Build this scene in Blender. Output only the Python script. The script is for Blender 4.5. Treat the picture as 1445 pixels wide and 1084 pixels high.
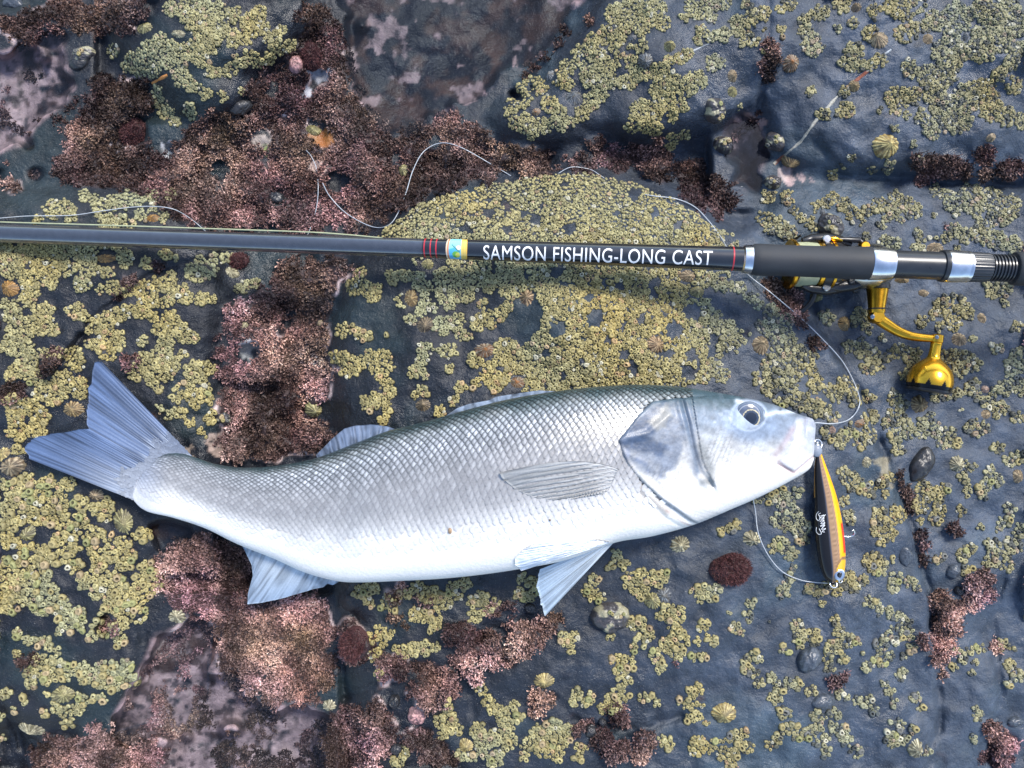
import bpy, bmesh, math, random
import numpy as np
from mathutils import Vector, Matrix

for o in list(bpy.data.objects):
    bpy.data.objects.remove(o)
rng = np.random.default_rng(7)
random.seed(7)
SC = bpy.context.scene
COL = SC.collection
R = math.radians

# ------------------------------------------------------------------ camera, sky, sun, exposure
WPX, HPX = 1445.0, 1084.0
S = 0.78 / WPX                       # metres per photo pixel on the reference rock level z = 0
D = 0.39 / math.tan(R(33.0))         # camera height above that level
cam = bpy.data.cameras.new('camera')
cam.sensor_fit = 'HORIZONTAL'
cam.angle = R(66.0)
cam.clip_start = 0.01
cam.clip_end = 100.0
camo = bpy.data.objects.new('camera', cam)
COL.objects.link(camo)
camo.location = (0, 0, D)
SC.camera = camo

SUN_EL, SUN_AZ = R(50), R(38)        # azimuth clockwise from +Y (top of the picture)
w = bpy.data.worlds.new('World')
SC.world = w
w.use_nodes = True
nt = w.node_tree
nt.nodes.clear()
sky = nt.nodes.new('ShaderNodeTexSky')
sky.sky_type = 'NISHITA'
sky.sun_disc = False
sky.sun_elevation = SUN_EL
sky.sun_rotation = SUN_AZ
sky.dust_density = 1.0
bg = nt.nodes.new('ShaderNodeBackground')
bg.inputs['Strength'].default_value = 0.15
wo = nt.nodes.new('ShaderNodeOutputWorld')
nt.links.new(sky.outputs[0], bg.inputs[0])
nt.links.new(bg.outputs[0], wo.inputs[0])

sun = bpy.data.lights.new('sun', 'SUN')
sun.energy = 2.3
sun.angle = R(14)
sun.color = (1.0, 0.95, 0.88)
suno = bpy.data.objects.new('sun', sun)
COL.objects.link(suno)
sd = Vector((math.sin(SUN_AZ) * math.cos(SUN_EL), math.cos(SUN_AZ) * math.cos(SUN_EL), math.sin(SUN_EL)))
suno.rotation_euler = sd.to_track_quat('Z', 'Y').to_euler()
suno.location = sd * 3

SC.view_settings.view_transform = 'Standard'
SC.view_settings.look = 'None'
SC.view_settings.gamma = 1.0
SC.view_settings.use_curve_mapping = False
SC.view_settings.exposure = 1.1
SC.render.engine = 'CYCLES'
SC.cycles.max_bounces = 6
SC.cycles.transparent_max_bounces = 12

# ------------------------------------------------------------------ helpers
def P(px, py, z):
    """photo pixel + height (m) -> world point(s)"""
    px = np.asarray(px, float); py = np.asarray(py, float); z = np.asarray(z, float)
    k = (D - z) / D
    return np.stack(np.broadcast_arrays((px - WPX / 2) * S * k, (HPX / 2 - py) * S * k, z), -1)

def V3(px, py, z):
    return Vector(P(px, py, z).tolist())

def grid_faces(nu, nv, wu=False, wv=False):
    iu = np.arange(nu if wu else nu - 1); iv = np.arange(nv if wv else nv - 1)
    a, b = np.meshgrid(iu, iv, indexing='ij')
    a2 = (a + 1) % nu; b2 = (b + 1) % nv
    return np.stack([a * nv + b, a2 * nv + b, a2 * nv + b2, a * nv + b2], -1).reshape(-1, 4)

def mesh(name, V, F, col=None, smooth=True):
    """F: one array or list of arrays of faces (n,k); col: per-vertex rgb"""
    V = np.ascontiguousarray(V, np.float32).reshape(-1, 3)
    if isinstance(F, np.ndarray):
        F = [F]
    F = [np.asarray(f, np.int32) for f in F if len(f)]
    me = bpy.data.meshes.new(name)
    me.vertices.add(len(V))
    me.vertices.foreach_set('co', V.ravel())
    loops = np.concatenate([f.ravel() for f in F]).astype(np.int32)
    tot = np.concatenate([np.full(len(f), f.shape[1], np.int32) for f in F])
    start = np.concatenate([[0], np.cumsum(tot)[:-1]]).astype(np.int32)
    me.loops.add(len(loops))
    me.loops.foreach_set('vertex_index', loops)
    me.polygons.add(len(tot))
    me.polygons.foreach_set('loop_start', start)
    me.polygons.foreach_set('loop_total', tot)
    me.polygons.foreach_set('use_smooth', np.full(len(tot), smooth, bool))
    if col is not None:
        col = np.asarray(col, np.float32).reshape(-1, 3)
        ca = me.color_attributes.new('Col', 'FLOAT_COLOR', 'POINT')
        c4 = np.ones((len(V), 4), np.float32); c4[:, :3] = np.clip(col, 0, 1)
        ca.data.foreach_set('color', c4.ravel())
    me.update(calc_edges=True)
    return me

def obj(name, me, mat=None, parent=None, label=None, cat=None, group=None, kind=None):
    o = bpy.data.objects.new(name, me)
    COL.objects.link(o)
    if me is not None and mat is not None and not me.materials:
        me.materials.append(mat)
    if parent is not None:
        o.parent = parent
        o.matrix_parent_inverse = Matrix.Translation(parent.location).inverted()
    if label: o['label'] = label
    if cat: o['category'] = cat
    if group: o['group'] = group
    if kind: o['kind'] = kind
    return o

def empty(name, loc, label, cat, group=None):
    o = bpy.data.objects.new(name, None)
    COL.objects.link(o)
    o.empty_display_size = 0.02
    o.location = loc
    o['label'] = label; o['category'] = cat
    if group: o['group'] = group
    return o

def tube(pts, rad, seg=8, cap=True):
    pts = np.asarray(pts, float)
    n = len(pts)
    rad = np.broadcast_to(np.asarray(rad, float), (n,))
    T = np.gradient(pts, axis=0)
    T /= np.linalg.norm(T, axis=1)[:, None] + 1e-12
    ref = np.array([0, 0, 1.0]) if abs(T[0, 2]) < 0.9 else np.array([1.0, 0, 0])
    N = np.zeros_like(T); B = np.zeros_like(T)
    v = np.cross(T[0], ref); v /= np.linalg.norm(v)
    for i in range(n):
        v = v - T[i] * np.dot(v, T[i]); v /= np.linalg.norm(v) + 1e-12
        N[i] = v; B[i] = np.cross(T[i], v)
    a = np.linspace(0, 2 * np.pi, seg, endpoint=False)
    V = pts[:, None] + rad[:, None, None] * (np.cos(a)[None, :, None] * N[:, None] + np.sin(a)[None, :, None] * B[:, None])
    V = V.reshape(-1, 3)
    F = [grid_faces(n, seg, False, True)]
    if cap:
        c0, c1 = len(V), len(V) + 1
        V = np.vstack([V, pts[0], pts[-1]])
        i = np.arange(seg)
        F.append(np.stack([np.full(seg, c0), (i + 1) % seg, i], -1))
        b = (n - 1) * seg
        F.append(np.stack([np.full(seg, c1), b + i, b + (i + 1) % seg], -1))
    return V, F

def cr(pts, n):
    """Catmull-Rom through pts (k,d) -> n samples, uniform in parameter"""
    pts = np.asarray(pts, float)
    k = len(pts)
    p = np.vstack([2 * pts[0] - pts[1], pts, 2 * pts[-1] - pts[-2]])
    t = np.linspace(0, k - 1, n)
    i = np.minimum(t.astype(int), k - 2); f = (t - i)[:, None]
    p0, p1, p2, p3 = p[i], p[i + 1], p[i + 2], p[i + 3]
    return 0.5 * (2 * p1 + (p2 - p0) * f + (2 * p0 - 5 * p1 + 4 * p2 - p3) * f ** 2 + (3 * p1 - p0 - 3 * p2 + p3) * f ** 3)

def arc(pts, n):
    """resample a polyline to n points, uniform in length"""
    pts = np.asarray(pts, float)
    d = np.concatenate([[0], np.cumsum(np.linalg.norm(np.diff(pts, axis=0), axis=1))])
    t = np.linspace(0, d[-1], n)
    return np.stack([np.interp(t, d, pts[:, j]) for j in range(pts.shape[1])], -1)

_tab = rng.random((256, 256))
def noise(x, y, scale, seed=0):
    x = np.asarray(x, float) / scale + seed * 17.31 + 500; y = np.asarray(y, float) / scale + seed * 9.77 + 500
    xi = np.floor(x).astype(int); yi = np.floor(y).astype(int)
    fx = x - xi; fy = y - yi
    fx = fx * fx * (3 - 2 * fx); fy = fy * fy * (3 - 2 * fy)
    g = lambda a, b: _tab[a % 256, b % 256]
    return (g(xi, yi) * (1 - fx) + g(xi + 1, yi) * fx) * (1 - fy) + (g(xi, yi + 1) * (1 - fx) + g(xi + 1, yi + 1) * fx) * fy

def fbm(x, y, scale, seed=0, oct=4):
    v = 0; a = 0.5; t = 0
    for i in range(oct):
        v = v + a * noise(x, y, scale / 2 ** i, seed + i * 3); t += a; a *= 0.5
    return v / t

def sst(a, b, x):
    t = np.clip((x - a) / (b - a), 0, 1)
    return t * t * (3 - 2 * t)

def dist_poly(x, y, pts):
    """unsigned distance and signed side (positive = right of travel in image coords) to a polyline"""
    best = np.full(np.shape(x), 1e9); side = np.zeros(np.shape(x))
    pts = np.asarray(pts, float)
    for (x0, y0), (x1, y1) in zip(pts[:-1], pts[1:]):
        dx, dy = x1 - x0, y1 - y0
        t = np.clip(((x - x0) * dx + (y - y0) * dy) / (dx * dx + dy * dy + 1e-9), 0, 1)
        ex, ey = x - x0 - t * dx, y - y0 - t * dy
        d = np.hypot(ex, ey)
        m = d < best
        best = np.where(m, d, best)
        side = np.where(m, np.sign(dx * (y - y0) - dy * (x - x0)), side)
    return best, side

def in_poly(x, y, poly):
    x = np.asarray(x, float); y = np.asarray(y, float)
    c = np.zeros(x.shape, bool)
    n = len(poly)
    for i in range(n):
        x0, y0 = poly[i]; x1, y1 = poly[(i + 1) % n]
        if y0 == y1: continue
        m = ((y0 > y) != (y1 > y)) & (x < (x1 - x0) * (y - y0) / (y1 - y0) + x0)
        c ^= m
    return c

# ------------------------------------------------------------------ materials
def mat_base(name):
    m = bpy.data.materials.new(name); m.use_nodes = True
    b = m.node_tree.nodes['Principled BSDF']
    return m, m.node_tree, b

def set_in(b, **k):
    for n, v in k.items():
        b.inputs[n.replace('_', ' ')].default_value = v

def add_bump(nt, b, scale, strength, dist=0.0005, detail=6, kind='noise'):
    tc = nt.nodes.new('ShaderNodeTexCoord')
    if kind == 'noise':
        n = nt.nodes.new('ShaderNodeTexNoise'); n.inputs['Scale'].default_value = scale; n.inputs['Detail'].default_value = detail
        out = n.outputs['Fac']
    else:
        n = nt.nodes.new('ShaderNodeTexVoronoi'); n.inputs['Scale'].default_value = scale; out = n.outputs['Distance']
    nt.links.new(tc.outputs['Object'], n.inputs['Vector'])
    bu = nt.nodes.new('ShaderNodeBump'); bu.inputs['Strength'].default_value = strength; bu.inputs['Distance'].default_value = dist
    nt.links.new(out, bu.inputs['Height'])
    nt.links.new(bu.outputs['Normal'], b.inputs['Normal'])
    return n, bu

def mat_vc(name, rough=0.5, metal=0.0, spec=0.5, bump=None, var=0.0, coat=0.0, sss=0.0, alpha=1.0):
    """Principled driven by the vertex colour of the mesh, with fine colour variation"""
    m, nt, b = mat_base(name)
    a = nt.nodes.new('ShaderNodeVertexColor'); a.layer_name = 'Col'
    src = a.outputs['Color']
    if var:
        tc = nt.nodes.new('ShaderNodeTexCoord')
        n = nt.nodes.new('ShaderNodeTexNoise'); n.inputs['Scale'].default_value = 900; n.inputs['Detail'].default_value = 4
        nt.links.new(tc.outputs['Object'], n.inputs['Vector'])
        mr = nt.nodes.new('ShaderNodeMapRange')
        mr.inputs['From Min'].default_value = 0.3; mr.inputs['From Max'].default_value = 0.7
        mr.inputs['To Min'].default_value = 1 - var; mr.inputs['To Max'].default_value = 1 + var
        nt.links.new(n.outputs['Fac'], mr.inputs['Value'])
        mx = nt.nodes.new('ShaderNodeVectorMath'); mx.operation = 'SCALE'
        nt.links.new(src, mx.inputs[0]); nt.links.new(mr.outputs[0], mx.inputs['Scale'])
        src = mx.outputs[0]
    nt.links.new(src, b.inputs['Base Color'])
    set_in(b, Roughness=rough, Metallic=metal)
    b.inputs['Specular IOR Level'].default_value = spec
    b.inputs['Coat Weight'].default_value = coat
    b.inputs['Coat Roughness'].default_value = 0.1
    if sss:
        b.inputs['Subsurface Weight'].default_value = sss
        b.inputs['Subsurface Radius'].default_value = (1, .8, .6)
        b.inputs['Subsurface Scale'].default_value = 0.003
    b.inputs['Alpha'].default_value = alpha
    if bump:
        add_bump(nt, b, *bump)
    return m

def mat_plain(name, color, rough=0.5, metal=0.0, spec=0.5, coat=0.0, bump=None, nscale=220, lo=.86, hi=1.1):
    m, nt, b = mat_base(name)
    tc = nt.nodes.new('ShaderNodeTexCoord')
    n = nt.nodes.new('ShaderNodeTexNoise'); n.inputs['Scale'].default_value = nscale; n.inputs['Detail'].default_value = 6
    nt.links.new(tc.outputs['Object'], n.inputs['Vector'])
    r = nt.nodes.new('ShaderNodeValToRGB')
    r.color_ramp.elements[0].position = 0.3; r.color_ramp.elements[1].position = 0.75
    r.color_ramp.elements[0].color = (*[c * lo for c in color], 1); r.color_ramp.elements[1].color = (*[min(1, c * hi) for c in color], 1)
    nt.links.new(n.outputs['Fac'], r.inputs['Fac']); nt.links.new(r.outputs['Color'], b.inputs['Base Color'])
    mr = nt.nodes.new('ShaderNodeMapRange'); mr.inputs['To Min'].default_value = rough * 0.75; mr.inputs['To Max'].default_value = rough * 1.3
    nt.links.new(n.outputs['Fac'], mr.inputs['Value']); nt.links.new(mr.outputs[0], b.inputs['Roughness'])
    set_in(b, Metallic=metal)
    b.inputs['Specular IOR Level'].default_value = spec
    b.inputs['Coat Weight'].default_value = coat
    b.inputs['Coat Roughness'].default_value = 0.06
    if bump: add_bump(nt, b, *bump)
    return m

def make_rock_mat():
    m, nt, b = mat_base('wet_rock')
    a = nt.nodes.new('ShaderNodeVertexColor'); a.layer_name = 'Col'
    tc = nt.nodes.new('ShaderNodeTexCoord')
    n1 = nt.nodes.new('ShaderNodeTexNoise'); n1.inputs['Scale'].default_value = 60; n1.inputs['Detail'].default_value = 10; n1.inputs['Roughness'].default_value = 0.65
    n2 = nt.nodes.new('ShaderNodeTexNoise'); n2.inputs['Scale'].default_value = 420; n2.inputs['Detail'].default_value = 6; n2.inputs['Roughness'].default_value = 0.6
    n3 = nt.nodes.new('ShaderNodeTexNoise'); n3.inputs['Scale'].default_value = 1500; n3.inputs['Detail'].default_value = 2
    for n in (n1, n2, n3): nt.links.new(tc.outputs['Object'], n.inputs['Vector'])
    mr = nt.nodes.new('ShaderNodeMapRange'); mr.inputs['From Min'].default_value = .3; mr.inputs['From Max'].default_value = .7
    mr.inputs['To Min'].default_value = .6; mr.inputs['To Max'].default_value = 1.4
    nt.links.new(n1.outputs['Fac'], mr.inputs['Value'])
    sc = nt.nodes.new('ShaderNodeVectorMath'); sc.operation = 'SCALE'
    nt.links.new(a.outputs['Color'], sc.inputs[0]); nt.links.new(mr.outputs[0], sc.inputs['Scale'])
    # sparse pale grit specks
    gr = nt.nodes.new('ShaderNodeValToRGB'); gr.color_ramp.elements[0].position = 0.70; gr.color_ramp.elements[1].position = 0.74
    gr.color_ramp.elements[0].color = (0, 0, 0, 1); gr.color_ramp.elements[1].color = (1, 1, 1, 1)
    nt.links.new(n3.outputs['Fac'], gr.inputs['Fac'])
    mix = nt.nodes.new('ShaderNodeMixRGB'); mix.inputs['Color2'].default_value = (.34, .33, .3, 1)
    nt.links.new(gr.outputs['Color'], mix.inputs['Fac']); nt.links.new(sc.outputs[0], mix.inputs['Color1'])
    nt.links.new(mix.outputs[0], b.inputs['Base Color'])
    rr = nt.nodes.new('ShaderNodeMapRange'); rr.inputs['From Min'].default_value = .35; rr.inputs['From Max'].default_value = .65
    rr.inputs['To Min'].default_value = .2; rr.inputs['To Max'].default_value = .58
    n4 = nt.nodes.new('ShaderNodeTexNoise'); n4.inputs['Scale'].default_value = 16; n4.inputs['Detail'].default_value = 8
    nt.links.new(tc.outputs['Object'], n4.inputs['Vector'])
    nt.links.new(n4.outputs['Fac'], rr.inputs['Value']); nt.links.new(rr.outputs[0], b.inputs['Roughness'])
    b.inputs['Specular IOR Level'].default_value = 0.4
    n5 = nt.nodes.new('ShaderNodeTexNoise'); n5.noise_type = 'RIDGED_MULTIFRACTAL'; n5.inputs['Scale'].default_value = 130; n5.inputs['Detail'].default_value = 7
    nt.links.new(tc.outputs['Object'], n5.inputs['Vector'])
    b0 = nt.nodes.new('ShaderNodeBump'); b0.inputs['Strength'].default_value = .6; b0.inputs['Distance'].default_value = .0012
    nt.links.new(n5.outputs['Fac'], b0.inputs['Height'])
    b1 = nt.nodes.new('ShaderNodeBump'); b1.inputs['Strength'].default_value = 1.0; b1.inputs['Distance'].default_value = .0030
    b2 = nt.nodes.new('ShaderNodeBump'); b2.inputs['Strength'].default_value = .8; b2.inputs['Distance'].default_value = .0009
    nt.links.new(n1.outputs['Fac'], b1.inputs['Height']); nt.links.new(n2.outputs['Fac'], b2.inputs['Height'])
    nt.links.new(b0.outputs['Normal'], b1.inputs['Normal'])
    nt.links.new(b1.outputs['Normal'], b2.inputs['Normal']); nt.links.new(b2.outputs['Normal'], b.inputs['Normal'])
    return m

def make_water_mat():
    m = bpy.data.materials.new('tide_water'); m.use_nodes = True
    nt = m.node_tree; nt.nodes.clear()
    out = nt.nodes.new('ShaderNodeOutputMaterial')
    tr = nt.nodes.new('ShaderNodeBsdfTransparent'); tr.inputs['Color'].default_value = (.80, .86, .90, 1)
    gl = nt.nodes.new('ShaderNodeBsdfGlossy'); gl.inputs['Roughness'].default_value = 0.03
    fr = nt.nodes.new('ShaderNodeFresnel'); fr.inputs['IOR'].default_value = 1.38
    tc = nt.nodes.new('ShaderNodeTexCoord')
    n = nt.nodes.new('ShaderNodeTexNoise'); n.inputs['Scale'].default_value = 30
    nt.links.new(tc.outputs['Object'], n.inputs['Vector'])
    bu = nt.nodes.new('ShaderNodeBump'); bu.inputs['Strength'].default_value = .15; bu.inputs['Distance'].default_value = .002
    nt.links.new(n.outputs['Fac'], bu.inputs['Height'])
    nt.links.new(bu.outputs['Normal'], gl.inputs['Normal']); nt.links.new(bu.outputs['Normal'], fr.inputs['Normal'])
    mx = nt.nodes.new('ShaderNodeMixShader')
    nt.links.new(fr.outputs[0], mx.inputs[0]); nt.links.new(tr.outputs[0], mx.inputs[1]); nt.links.new(gl.outputs[0], mx.inputs[2])
    nt.links.new(mx.outputs[0], out.inputs['Surface'])
    return m

M = {}
M['rock'] = make_rock_mat()
M['water'] = make_water_mat()
M['barnacle'] = mat_vc('barnacle_shell', .55, 0, .4, (1200, .5, .0004), .3)
M['limpet'] = mat_vc('limpet_shell', .5, 0, .45, (700, .6, .0005), .35)
M['algae'] = mat_vc('coralline_algae', .6, 0, .35, None, .25)
M['snail'] = mat_vc('dark_shell', .35, 0, .5, (500, .7, .0006), .35)
M['fish_skin'] = mat_vc('fish_skin', .46, 0, .4, (420, .35, .0004, 2, 'voronoi'), .08, coat=.05)
M['fish_scale'] = mat_vc('fish_scale', .34, .25, .5, None, .10, coat=.1)
M['fin'] = mat_vc('fin_membrane', .55, 0, .35, (600, .15, .0003), .08, coat=0)
M['eye'] = mat_vc('fish_eye', .15, 0, .4, None, .05, coat=.5)
M['rod_gloss'] = mat_plain('black_lacquer', (.012, .013, .016), .16, 0, .5, coat=1.0)
M['graphite'] = mat_plain('grey_graphite_lacquer', (.09, .097, .112), .12, .6, .5, coat=1.0)
M['red'] = mat_plain('red_thread', (.45, .02, .03), .3, coat=.6)
M['white_print'] = mat_plain('white_print', (.85, .85, .84), .35)
M['emblem'] = mat_vc('emblem_print', .25, 0, .5, None, .05, coat=.6)
M['silver'] = mat_plain('satin_aluminium', (.72, .73, .75), .2, 1.0)
M['eva'] = mat_plain('black_foam', (.028, .031, .036), .62, 0, .4, bump=(1800, .4, .0004), nscale=38, lo=.55, hi=1.35)
M['seat'] = mat_plain('graphite_plastic', (.022, .025, .03), .3, 0, .5)
M['gold'] = mat_plain('gold_anodised', (.74, .39, .035), .24, 1.0, nscale=160, lo=.78, hi=1.08, bump=(900, .12, .0002))
M['blackmetal'] = mat_plain('black_metal', (.013, .013, .015), .3, 0, .45, nscale=400, lo=.6, hi=1.4)
M['steel'] = mat_plain('dark_chrome', (.4, .41, .43), .22, 1.0)
M['braid'] = mat_plain('pale_green_line', (.36, .38, .23), .5, bump=(2500, .6, .0004))
M['line'] = mat_plain('clear_line', (.42, .45, .48), .2, 0, .6)
M['lure'] = mat_vc('lure_paint', .16, 0, .2, None, .04, coat=.2)
M['knob'] = mat_vc('gold_knob', .22, .9, .5, None, .05)

# ------------------------------------------------------------------ what grows where (photo pixels)
def circ(s):
    v = [float(t) for t in s.replace(';', ' ').replace(',', ' ').split()]
    return np.array(v).reshape(-1, 3)

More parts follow.
